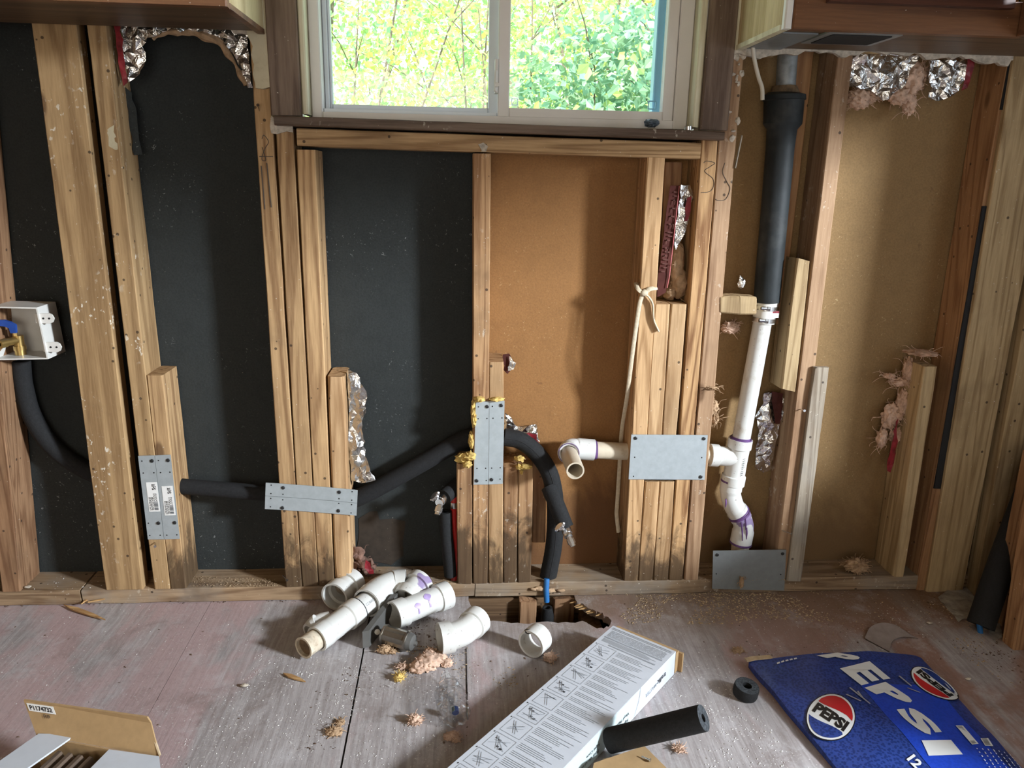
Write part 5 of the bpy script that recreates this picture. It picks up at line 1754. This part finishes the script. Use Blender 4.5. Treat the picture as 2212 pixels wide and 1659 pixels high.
mk('cap', *tube([F(984, 1540, .018), F(983, 1530, .020)], .0065, 16), plain('dark_blue_cap', (0.02, 0.035, 0.09), .4), bt, smooth=40, label='dark blue cap seen through the plastic')

# ---- long flooring carton
bxo = thing('flooring_carton', F(1150, 1560), 'long white flooring carton printed with instructions lying diagonally', 'carton')
H = .055
A = F(1325, 1351, H)
B = F(1463, 1404, H)
d_ = (F(966, 1659, H) - A).normalized()
wv = (B - A)
wv = wv - d_ * wv.dot(d_)
Wd = wv.length
wv.normalize()
LEN = .82


def TP(u, v, dz=0.0):
    """u across (0 left .. 1 right), v metres along the box from the far end"""
    p = A + wv * (Wd * u) + d_ * v
    return Vector((p.x, p.y, H + dz))


def SP(v, h, off=0.0):
    """right side face: v metres from the far end, h height 0..1"""
    p = A + wv * (Wd + off) + d_ * v
    return Vector((p.x, p.y, .001 + (H - .001) * h))


def ubox(u0, u1, v0, v1, z0, z1):
    P = [A + wv * (Wd * u) + d_ * v for u, v in ((u0, v0), (u1, v0), (u1, v1), (u0, v1))]
    V = [Vector((p.x, p.y, z0)) for p in P] + [Vector((p.x, p.y, z1)) for p in P]
    return V, [(0, 1, 2, 3), (4, 5, 6, 7), (0, 1, 5, 4), (1, 2, 6, 5), (2, 3, 7, 6), (3, 0, 4, 7)]


mk('body', *ubox(0, 1, .001, LEN, .001, H), M['card_white'], bxo)
mk('end_flap', *ubox(.02, 1.0, -.014, -.001, .002, H - .006), M['card'], bxo, label='brown cardboard end')
mk('end_flap', *ubox(.62, 1.06, -.020, -.0145, .001, H * .8), M['card'], bxo)
m = MB()


def trect(m, u0, u1, v0, v1, dz=.0005, f=TP):
    m.add([f(u0, v0, dz), f(u1, v0, dz), f(u1, v1, dz), f(u0, v1, dz)], [(0, 1, 2, 3)])


rnd = random.Random(17)
trect(m, .03, .97, .008, .0105)
trect(m, .03, .97, .013, .0145)
trect(m, .05, .95, .046, .0500)
trect(m, .20, .92, .068, .0715)
mk('print_rules', m.V, m.F, M['ink_grey'], bxo, kind='stuff')
m = MB()
for i in range(9):                                  # fine print at the far end
    v = .019 + i * .0029
    u = .06
    while u < .93:
        w_ = rnd.uniform(.02, .08)
        trect(m, u, min(.94, u + w_), v, v + .0011)
        u += w_ + .012
for i in range(5):
    v = .053 + i * .0027
    trect(m, .06, .06 + .85 * rnd.uniform(.7, 1), v, v + .0008)
v = .080
blk = 0
while v < LEN - .02:                               # columns of text running across the lid
    nl = rnd.choice((3, 4, 5))
    for i in range(nl):
        trect(m, .40, .40 + .55 * rnd.uniform(.55, 1), v, v + .0009)
        v += .0042
    v += .006
mk('instructions_text', m.V, m.F, M['ink_grey'], bxo, kind='stuff')
m = MB()
m2 = MB()


def tline(m, p, q, w=.0009):
    P0, P1 = TP(*p, .0006), TP(*q, .0006)
    d2 = (P1 - P0).normalized()
    n_ = Vector((-d2.y, d2.x, 0)) * w / 2
    m.add([P0 - n_, P1 - n_, P1 + n_, P0 + n_], [(0, 1, 2, 3)])


v = .078
k = 0
while v < LEN - .06:
    u0, u1 = .07, .36
    h = .040
    for (p, q) in (((u0, v), (u1, v)), ((u1, v), (u1, v + h)), ((u1, v + h), (u0, v + h)), ((u0, v + h), (u0, v))):
        tline(m, p, q, .0007)
    for i in range(4):
        p = (u0 + rnd.uniform(.02, .10), v + rnd.uniform(.006, .034))
        q = (u1 - rnd.uniform(.02, .10), v + rnd.uniform(.006, .034))
        tline(m, p, q)
    tline(m, (u0 + .04, v + .006), (u0 + .16, v + .034))
    tline(m, (u0 + .07, v + .006), (u0 + .19, v + .034))
    if k % 2:
        for i in range(2):
            c_ = (u0 + .05 + i * .09, v + .010 + i * .016)
            trect(m2, c_[0], c_[0] + .035, c_[1], c_[1] + .0035)
            trect(m2, c_[0] + .05, c_[0] + .085, c_[1] + .002, c_[1] + .006)
    trect(m2, .035, .05, v, v + .0028)
    v += h + .008
    k += 1
mk('diagram_lines', m.V, m.F, M['ink_grey'], bxo, kind='stuff')
mk('diagram_marks', m2.V, m2.F, M['ink'], bxo, kind='stuff')
# side face print: pale band and upside-down lettering
V = [SP(.10, .02, .0004), SP(.10, .98, .0004)]
mk('pale_band', [SP(.172, .02, .0004), SP(.160, .5, .0004), SP(.152, .98, .0004), SP(LEN, .98, .0004), SP(LEN, .02, .0004)], [(0, 1, 2, 3, 4)], M['print_green'], bxo)
m = MB()
for i in range(10):
    h0, h1 = i / 10, (i + 1) / 10
    f_ = lambda h: .172 - .021 * h - .006 * math.sin(math.pi * h)
    m.add([SP(f_(h0), h0, .0007), SP(f_(h1), h1, .0007), SP(f_(h1) + .0014, h1, .0007), SP(f_(h0) + .0014, h0, .0007)], [(0, 1, 2, 3)])
mk('curved_line', m.V, m.F, M['ink_grey'], bxo)


def side_text(s, v0, v1, h0, h1, mat='ink', bold=.008):
    tv, tf, asp = text2d(s, bold=bold)
    # lettering stands on its head: reads toward the far end, upper edge down
    mk('lettering', [SP(v0 + (v1 - v0) * u, h1 + (h0 - h1) * v_, .0009) for u, v_ in tv], tf, M[mat], bxo)


side_text('traffic', .042, .080, .34, .56, 'ink', .01)
side_text('MASTER', .083, .128, .34, .50, 'ink_grey', .004)
side_text('Rigid Core', .195, .239, .16, .30)
side_text('Vinyl Plank Flooring', .193, .283, .40, .56)
side_text('Rigid Core', .298, .341, .42, .56)
side_text('Piso de vinilo', .300, .362, .18, .32)

# ---- foam offcuts
fo = thing('foam_offcut', F(1420, 1590), 'black foam sleeve offcut leaning on the carton', 'pipe insulation')
f1 = F(1316, 1600, .029)
f0 = CAM + ray(1519, 1551).normalized() * ((f1 - CAM).length - .075)
mk('sleeve', *pipe([(f0, .0215), (f0.lerp(f1, .5), .0215), (f1, .0215)], .0065, 26), M['foam'], fo, smooth=45)
ax = (f1 - f0).normalized()
mk('cut_end', *pipe([(f0 - ax * .0006, .0213), (f0 + ax * .002, .0213)], .0067, 26), M['foam_end'], fo, smooth=30, label='grey porous cut end')
r0 = F(1608, 1502, .001)
rn = thing('foam_ring', r0, 'short ring cut from black foam sleeve on the floor', 'pipe insulation')
up_ = Vector((.10, -.10, 1)).normalized()
mk('ring', *pipe([(r0 + up_ * .002, .0235), (r0 + up_ * .006, .0245), (r0 + up_ * .020, .0245), (r0 + up_ * .024, .0235)], .009, 26), M['foam'], rn, smooth=45)
mk('cut_end', *pipe([(r0 + up_ * .0236, .0235), (r0 + up_ * .0246, .0232)], .0092, 26), M['foam_end'], rn, smooth=30)

# ---- brown cardboard corner at the bottom edge
cz = .035
P = [F(1283, 1648, cz), F(1392, 1611, cz), F(1440, 1659, cz), F(1500, 1760, cz), F(1320, 1790, cz), F(1272, 1700, cz)]
cb = mk('cardboard_piece', *slab(P, (0, 0, -.0045)), M['card'], None, label='brown cardboard piece at the bottom edge with a nail on it', cat='cardboard')
p = F(1386, 1634, cz + .003)
mk('nail', *tube([p, p + Vector((.012, -.010, .001)), p + Vector((.012, -.010, .001)), p + Vector((.0128, -.0107, .001))], [.0012, .0014, .003, .003], 8), M['steel'], None, smooth=30, label='loose nail lying on the cardboard at the bottom edge', cat='nail')
mk('cardboard_block', *slab([F(1300, 1670, .0), F(1400, 1650, .0), F(1440, 1740, .0), F(1330, 1780, .0)], (0, 0, .0295)), M['card_in'], None, label='folded cardboard under the brown piece at the bottom edge', cat='cardboard')

# ---- open box with louvres, lower left
HB = .10
bl_, br_ = F(78, 1588, HB), F(344, 1636, HB)
bx_ = (br_ - bl_)
BW = bx_.length
bx_.normalize()
by_ = Vector((bx_.y, -bx_.x, 0))
BD = .26


def BP(x, y, z):
    p = bl_ + bx_ * x + by_ * y
    return Vector((p.x, p.y, z))


def bbox(x0, x1, y0, y1, z0, z1):
    V = [BP(x, y, z) for z in (z0, z1) for x, y in ((x0, y0), (x1, y0), (x1, y1), (x0, y1))]
    return V, [(0, 1, 2, 3), (4, 5, 6, 7), (0, 1, 5, 4), (1, 2, 6, 5), (2, 3, 7, 6), (3, 0, 4, 7)]


ob2 = thing('cardboard_box', BP(BW / 2, BD / 2, 0), 'open cardboard box with raised brown flap in the lower left', 'box')
t = .003
mk('side', *bbox(0, BW, 0, t, .001, HB), M['card'], ob2)
mk('side', *bbox(0, BW, BD - t, BD, .001, HB), M['card'], ob2)
mk('side', *bbox(0, t, t, BD - t, .001, HB), M['card'], ob2)
mk('side', *bbox(BW - t, BW, t, BD - t, .001, HB), M['card_white'], ob2)
mk('bottom', *bbox(t, BW - t, t, BD - t, .001, .004), M['card'], ob2)
# raised flap
yk = bl_.y
f_tl, f_tr = W(51, 1513, bl_.y + .035), W(318, 1550, br_.y + .035)
f_c = W(326, 1562, br_.y + .033)
P = [BP(.0, -.0005, HB), f_tl, f_tr, f_c, BP(BW, -.0005, HB)]
flp = mk('flap', *slab(P, (0, .003, .0005)), M['card'], ob2, label='raised brown flap')
mk('torn_edge', *tube([f_c + Vector((0, -.002, -.01)), BP(BW, -.002, HB + .002)], .003, 6, wob=.8), M['card_in'], flp)
# sticker with printed number
ex = (f_tr - f_tl).normalized()
ey = (P[0] - f_tl).normalized()
nn = ex.cross(ey).normalized()
nn = nn if nn.y < 0 else -nn
o_ = f_tl + ex * .004 + ey * .004 + nn * .0006
Vs = [o_, o_ + ex * .050, o_ + ex * .050 + ey * .014, o_ + ey * .014]
stk = mk('sticker', Vs + [v - nn * .0005 for v in Vs], [(0, 1, 2, 3), (0, 1, 5, 4), (1, 2, 6, 5), (2, 3, 7, 6), (3, 0, 4, 7)], M['paper'], flp)
tv, tf, asp = text2d('P1174732', bold=.03)
mk('lettering', [o_ + ex * (.004 + .042 * u) + ey * (.0115 - .0085 * v) + nn * .0004 for u, v in tv], tf, M['ink'], stk)
tv, tf = marks2d(2, 9)
mk('lettering', [o_ + ex * (.024 + .014 * u) + ey * (.024 - .007 * v) + nn * .0002 for u, v in tv], tf, M['louver'], flp)
# white flaps folded in
e0, e1, e2, e3 = F(84, 1588, HB + .001), F(163, 1590, HB + .001), F(52, 1668, HB + .001), F(-30, 1668, HB + .001)
mk('flap', *slab([e0, e1, e2, e3], (0, 0, .003)), M['card_white'], ob2, label='white inner flap on the left')
e0, e1, e2, e3 = F(236, 1622, HB + .002), F(344, 1637, HB + .002), F(352, 1700, HB + .002), F(160, 1700, HB + .002)
mk('flap', *slab([e0, e1, e2, e3], (0, 0, .003)), M['card_white'], ob2, label='white inner flap on the right')
lv = thing('louvre_vent', BP(BW * .42, BD * .5, .02), 'dark brown louvred vents standing inside the open box', 'vent')
for row, (y0, y1) in enumerate(((.018, .058), (.066, .12), (.128, .19))):
    mk('frame_bar', *bbox(.05, .22, y1, y1 + .005, .02, .086), M['louver'], lv)
    for i in range(9):
        x = .056 + i * .0185
        mk('slat', *slab([BP(x, y0, .096), BP(x + .007, y0, .082), BP(x + .007, y1, .082), BP(x, y1, .096)], bx_ * .006), M['louver'], lv)
    mk('frame_bar', *bbox(.05, .22, y0 - .005, y0, .02, .080), M['louver'], lv)

# ---- flattened soft drink carton
pc = thing('drink_carton', F(1900, 1560), 'flattened blue soft drink carton with big white lettering on the floor', 'carton')
K = [F(1617, 1436, .010), F(1990, 1421, .014), F(2236, 1690, .014), F(1836, 1692, .010)]


def PP(u, v, up=0.0):
    """u along the far edge (left to right), v toward the viewer"""
    p = K[0].lerp(K[1], u).lerp(K[3].lerp(K[2], u), v)
    p.z += .022 * math.sin(math.pi * min(1, max(0, u))) ** .6 * (1 - .35 * v) + .004 * noise.noise(Vector((u * 5, v * 5, 2))) + up
    if u < .12:
        p.z += .006 * (1 - v) * (1 - u / .12)
    return p


def edge(u, v):
    # rounded far-right corner, wavy right edge
    return u, v


def grid(u0, u1, v0, v1, nu, nv, up, thick=None):
    V = [PP(u0 + (u1 - u0) * i / nu, v0 + (v1 - v0) * j / nv, up) for j in range(nv + 1) for i in range(nu + 1)]
    Fc = [(j * (nu + 1) + i, j * (nu + 1) + i + 1, (j + 1) * (nu + 1) + i + 1, (j + 1) * (nu + 1) + i) for j in range(nv) for i in range(nu)]
    if thick:
        n = len(V)
        V2 = [Vector((p.x, p.y, max(.001, p.z - thick))) for p in V]
        Fc2 = [tuple(x + n for x in f) for f in Fc]
        rim_ = [i for i in range(nu + 1)] + [j * (nu + 1) + nu for j in range(1, nv + 1)] + [nv * (nu + 1) + i for i in range(nu - 1, -1, -1)] + [j * (nu + 1) for j in range(nv - 1, 0, -1)]
        Fc3 = [(a_, b_, b_ + n, a_ + n) for a_, b_ in zip(rim_, rim_[1:] + rim_[:1])]
        return V + V2, Fc + Fc2 + Fc3
    return V, Fc


def mat_carton(name, col, tex):
    s = NT(name)
    c = s.coords((1, 1, 1), False, True)
    vo = s.n('TexVoronoi')
    s.link(c, vo.inputs['Vector'])
    vo.inputs['Scale'].default_value = 190.0
    k = s.step(vo.outputs['Distance'], .35, .6)
    cc_ = s.mix(s.math('MULTIPLY', k, tex), col, tuple(min(1, x * 2.2 + .02) for x in col))
    s.bump(s.noise(c, 60, 3), .15, .002)
    return s.base(cc_, .30, 0, .5)


M['pep'] = mat_carton('carton_deep_blue', (0.010, 0.030, 0.155), .5)
M['pep2'] = mat_carton('carton_bright_blue', (0.012, 0.055, 0.46), .12)
M['pepw'] = plain('carton_white', (0.74, 0.75, 0.74), .3, var=.02)
M['pepr'] = plain('carton_red', (0.50, 0.02, 0.025), .3, var=.05)
M['pepk'] = plain('carton_black', (0.012, 0.012, 0.014), .3)
mk('carton', *grid(0, 1, 0, 1, 30, 30, 0, thick=.012), M['pep'], pc, smooth=40)
mk('inner_edge', *grid(-.012, .13, -.03, .004, 10, 2, .003, thick=.002), M['card_in'], pc)
mk('bright_panel', *grid(.47, .90, .30, 1.0, 20, 22, .0006), M['pep2'], pc, smooth=40)  # printed blue stripe; the light on the near part is in its colour


def inv(px, py):
    """photo point -> carton coordinates (on its mean plane)"""
    q = F(px, py, .026)
    u, v = .5, .5
    for _ in range(30):
        p = K[0].lerp(K[1], u).lerp(K[3].lerp(K[2], u), v)
        du = ((K[1] - K[0]).lerp(K[2] - K[3], v))
        dv = ((K[3] - K[0]).lerp(K[2] - K[1], u))
        e = q - p
        det = du.x * dv.y - du.y * dv.x
        u += (e.x * dv.y - e.y * dv.x) / det
        v += (du.x * e.y - du.y * e.x) / det
    return u, v


def pep_text(s, quad, mat, up=.0018, bold=.03, parent=None, space=1.0):
    """quad: photo points of baseline start, baseline end, cap end, cap start"""
    Q = [Vector(inv(*p)) for p in quad]
    tv, tf, asp = text2d(s, bold=bold, space=space)
    V = []
    for x, y in tv:
        a_ = Q[0].lerp(Q[1], x).lerp(Q[3].lerp(Q[2], x), y)
        V.append(PP(a_.x, a_.y, up))
    return mk('lettering', V, tf, M[mat], parent or pc)


# the five big letters, each set where it stands
for ch_, quad in (('P', [(1763, 1424), (1824, 1442), (1866, 1428), (1808, 1417)]),
                  ('E', [(1813, 1452), (1860, 1487), (1924, 1470), (1877, 1436)]),
                  ('P', [(1866, 1492), (1936, 1531), (1980, 1520), (1912, 1478)]),
                  ('S', [(1930, 1538), (1996, 1594), (2042, 1588), (1976, 1534)]),
                  ('I', [(1990, 1604), (2006, 1634), (2080, 1630), (2054, 1600)])):
    pep_text(ch_, quad, 'pepw', bold=.055)


def roundel(center, ex, ey, flip, parent=pc):
    """round emblem: white disc, red upper and blue lower field with wavy white band and name; ex, ey photo vectors (radius)"""
    cx_, cy_ = center

    def Q(x, y):
        return inv(cx_ + ex[0] * x + ey[0] * y, cy_ + ex[1] * x + ey[1] * y)

    def ring(f, n, up, mat, name):
        P_ = [Q(*f(i / n)) for i in range(n)]
        c_ = Q(sum(f(i / n)[0] for i in range(n)) / n, sum(f(i / n)[1] for i in range(n)) / n)
        m_ = 6
        V = [PP(c_[0] + (u - c_[0]) * (k + 1) / m_, c_[1] + (v - c_[1]) * (k + 1) / m_, up) for k in range(m_) for u, v in P_]
        V.append(PP(*c_, up))
        Fc = [(i, (i + 1) % n, m_ * n) for i in range(n)]
        Fc += [(k * n + i, k * n + (i + 1) % n, (k + 1) * n + (i + 1) % n, (k + 1) * n + i) for k in range(m_ - 1) for i in range(n)]
        return mk(name, V, Fc, M[mat], parent)
    circ = lambda r: (lambda t: (r * math.cos(2 * math.pi * t), r * math.sin(2 * math.pi * t)))
    base = ring(circ(1.0), 40, .0016, 'pepk', 'emblem_rim')
    ring(circ(.96), 40, .0020, 'pepw', 'emblem_disc')

    def field(s_):
        def f(t):
            if t < .5:
                a_ = R(22) + (math.pi - R(44)) * (t / .5)
                return (.88 * math.cos(a_), s_ * .88 * math.sin(a_))
            x = -.80 + 1.62 * (t - .5) / .5
            return (x, s_ * (.33 + .07 * math.sin(x * 2.6) * s_))
        return f
    ring(field(1), 40, .0024, 'pepr', 'emblem_red_field')
    ring(field(-1), 40, .0024, 'pep', 'emblem_blue_field')
    tv, tf, asp = text2d('PEPSI', bold=.05)
    V = []
    for x, y in tv:
        V.append(PP(*Q(-.78 + 1.56 * x, -.22 + .44 * y), .0026))
    mk('lettering', V, tf, M['pepk'], parent)


roundel((1795, 1547), (44, 29), (30, -36), False)
roundel((2020, 1476), (-48, -31), (-24, 18), True)
pep_text('12', [(1958, 1640), (1978, 1661), (1995, 1650), (1974, 1630)], 'pepw', bold=.04)


def prect(m, quad, up):
    V = [PP(*inv(*p), up) for p in quad]
    m.add(V, [(0, 1, 2, 3)])


def lerp2(a, b, t):
    return (a[0] + (b[0] - a[0]) * t, a[1] + (b[1] - a[1]) * t)


def barcode(tl, tr, br, bl, n, seed):
    m = MB()
    prect(m, (tl, tr, br, bl), .0022)
    o = mk('barcode_label', m.V, m.F, M['pepw'], pc)
    rnd = random.Random(seed)
    m = MB()
    t = .05
    while t < .95:
        w_ = rnd.uniform(.008, .025)
        a_, b_ = lerp2(tl, bl, t), lerp2(tr, br, t)
        c_, d2 = lerp2(tl, bl, min(.97, t + w_)), lerp2(tr, br, min(.97, t + w_))
        prect(m, (lerp2(a_, b_, .1), lerp2(a_, b_, .75), lerp2(c_, d2, .75), lerp2(c_, d2, .1)), .0026)
        t += w_ + rnd.uniform(.012, .03)
    mk('bars', m.V, m.F, M['pepk'], o, kind='stuff')


barcode((2064, 1568), (2080, 1566), (2114, 1607), (2100, 1609), 20, 4)
barcode((2118, 1594), (2135, 1592), (2146, 1610), (2128, 1611), 8, 6)
m = MB()
rnd = random.Random(31)
for i in range(7):                                   # nutrition panel lines
    a_, b_ = (2108 + i * 12, 1616 + i * .5), (2140 + i * 12, 1662)
    for k in range(6):
        s0_, s1__ = k / 6 + .02, (k + rnd.uniform(.4, .85)) / 6
        p0_, p1_ = lerp2(a_, b_, s0_), lerp2(a_, b_, s1__)
        prect(m, (p0_, (p0_[0] + 2.2, p0_[1]), (p1_[0] + 2.2, p1_[1]), p1_), .0022)
for i in range(5):
    a_ = (1678 + i * 9, 1431 - i * 1.2)
    prect(m, (a_, (a_[0] + 6, a_[1] - 1), (a_[0] + 7, a_[1] + 2), (a_[0] + 1, a_[1] + 3)), .0022)
mk('small_print', m.V, m.F, M['pepw'], pc, kind='stuff')
# pale scuffs where the glossy print cracked
m = MB()
for (x0, y0, x1, y1) in ((1833, 1492, 1878, 1526), (1850, 1500, 1862, 1514), (1826, 1506, 1858, 1520), (1940, 1464, 1968, 1486), (1946, 1484, 1976, 1476), (1958, 1490, 1986, 1500)):
    prect(m, ((x0, y0), (x0 + 3, y0 - 1), (x1 + 2, y1 - 1), (x1, y1)), .0028)
mk('scuff', m.V, m.F, plain('grey_scuff', (0.34, 0.34, 0.36), .6), pc, kind='stuff')

# ---- crumbs: sawdust, plaster specks and dark grit, far too many to count
def scatter(name, label, cat, regions, mat, seed, flat=.35):
    rnd = random.Random(seed)
    m = MB()
    for (quad, n, s0, s1, z, mode) in regions:
        Q = [F(*p, z) if mode == 'F' else W(*p, z) for p in quad]
        for i in range(n):
            u, v = rnd.random(), rnd.random()
            p = Q[0].lerp(Q[1], u).lerp(Q[3].lerp(Q[2], u), v)
            if mode == 'F' and .02 < p.x < .37 and -.145 < p.y < .0:
                continue
            if mode == 'F' and noise.noise(p * 9 + Vector((seed, 0, 0))) < -.15:
                continue
            s_ = s0 + (s1 - s0) * rnd.random() ** 2.2
            a_ = rnd.uniform(0, 6.28)
            x, y = Vector((math.cos(a_), math.sin(a_), rnd.uniform(-.2, .2))) * s_, Vector((-math.sin(a_), math.cos(a_), rnd.uniform(-.2, .2))) * s_ * rnd.uniform(.25, .8)
            h = Vector((0, 0, s_ * flat))
            if mode == 'F':
                p.z = z + .0005
            m.add([p - x, p + y, p + x, p - y, p + h], [(0, 1, 4), (1, 2, 4), (2, 3, 4), (3, 0, 4), (3, 2, 1, 0)])
    return mk(name, m.V, m.F, mat, None, label=label, cat=cat, kind='stuff')


scatter('sawdust', 'tan sawdust and wood crumbs spread along the foot of the wall', 'sawdust',
        [([(1290, 1290), (1760, 1270), (1800, 1345), (1360, 1350)], 2600, .0010, .0046, 0, 'F'), ([(1350, 1262), (1700, 1258), (1720, 1300), (1300, 1300)], 900, .0012, .004, 0, 'F'),
         ([(420, 1244), (600, 1252), (600, 1268), (410, 1268)], 420, .0008, .0025, .038, 'F'), ([(500, 1272), (600, 1268), (600, 1292), (480, 1292)], 200, .001, .004, .001, 'F'),
         ([(200, 1284), (420, 1280), (420, 1300), (180, 1305)], 160, .001, .004, .001, 'F'), ([(760, 1240), (985, 1240), (985, 1262), (760, 1262)], 160, .001, .004, .038, 'F'),
         ([(870, 1395), (1010, 1395), (1020, 1470), (850, 1470)], 240, .001, .0035, 0, 'F'), ([(1700, 1265), (2060, 1275), (2150, 1400), (1750, 1400)], 420, .001, .0035, 0, 'F'),
         ([(1070, 1440), (1110, 1440), (1120, 1490), (1060, 1490)], 60, .001, .004, 0, 'F'), ([(640, 1270), (720, 1270), (720, 1310), (640, 1310)], 90, .001, .003, 0, 'F'),
         ([(1350, 1240), (1700, 1236), (1700, 1256), (1345, 1258)], 260, .001, .003, .038, 'F'), ([(2020, 1290), (2200, 1380), (2212, 1500), (2080, 1420)], 300, .001, .004, 0, 'F')],
        plain('sawdust', (0.42, 0.305, 0.185), .95, var=.6, scale=300), 3)
scatter('plaster_specks', 'white plaster specks scattered over the floor boards', 'plaster crumbs',
        [([(560, 1410), (780, 1410), (740, 1659), (350, 1659)], 1100, .0005, .0022, 0, 'F'), ([(740, 1420), (1060, 1420), (960, 1659), (640, 1659)], 1000, .0005, .0024, 0, 'F'),
         ([(0, 1310), (640, 1300), (560, 1659), (0, 1659)], 300, .0006, .0022, 0, 'F'), ([(1420, 1440), (1640, 1430), (1800, 1659), (1450, 1659)], 1100, .0005, .0026, 0, 'F'),
         ([(1300, 1300), (2050, 1290), (2150, 1420), (1500, 1420)], 260, .0006, .0026, 0, 'F'), ([(640, 1450), (740, 1450), (720, 1520), (640, 1520)], 120, .0008, .0035, 0, 'F'),
         ([(90, 1245), (220, 1245), (220, 1275), (60, 1275)], 30, .001, .004, .038, 'F'), ([(2060, 1290), (2130, 1290), (2150, 1360), (2090, 1350)], 60, .001, .005, 0, 'F')],
        plain('plaster_speck', (0.72, 0.70, 0.67), .95, var=.1), 5)
scatter('dark_grit', 'dark brown grit and bark bits scattered over the floor boards', 'grit',
        [([(700, 1440), (790, 1440), (740, 1620), (640, 1620)], 150, .0008, .0032, 0, 'F'), ([(860, 1340), (960, 1330), (960, 1400), (860, 1400)], 160, .001, .005, 0, 'F'),
         ([(0, 1310), (640, 1300), (560, 1659), (0, 1659)], 60, .001, .004, 0, 'F'), ([(1000, 1440), (1200, 1400), (1100, 1560), (900, 1640)], 80, .001, .004, 0, 'F'),
         ([(1300, 1290), (2080, 1290), (2180, 1430), (1400, 1420)], 300, .0008, .0032, 0, 'F'), ([(1980, 1270), (2200, 1380), (2212, 1480), (2060, 1400)], 200, .001, .0045, 0, 'F'),
         ([(0, 1306), (640, 1296), (640, 1300), (0, 1312)], 120, .001, .004, 0, 'F')],
        plain('dark_grit', (0.12, 0.075, 0.05), .95, var=.5), 6)
# paint flecks and lint stuck to the black board
scatter('board_flecks', 'white lint flecks stuck to the black boards', 'flecks',
        [([(480, 60), (530, 200), (530, 480), (480, 480)], 40, .0008, .0022, .0915, 'W'), ([(320, 560), (600, 560), (610, 1220), (430, 1220)], 70, .0006, .0018, .0915, 'W'),
         ([(830, 1110), (850, 1110), (850, 1215), (830, 1215)], 46, .0008, .0028, .0915, 'W'), ([(720, 700), (1015, 700), (960, 1220), (780, 1220)], 60, .0005, .0014, .0915, 'W')],
        M['gypsum'], 8, flat=.1)
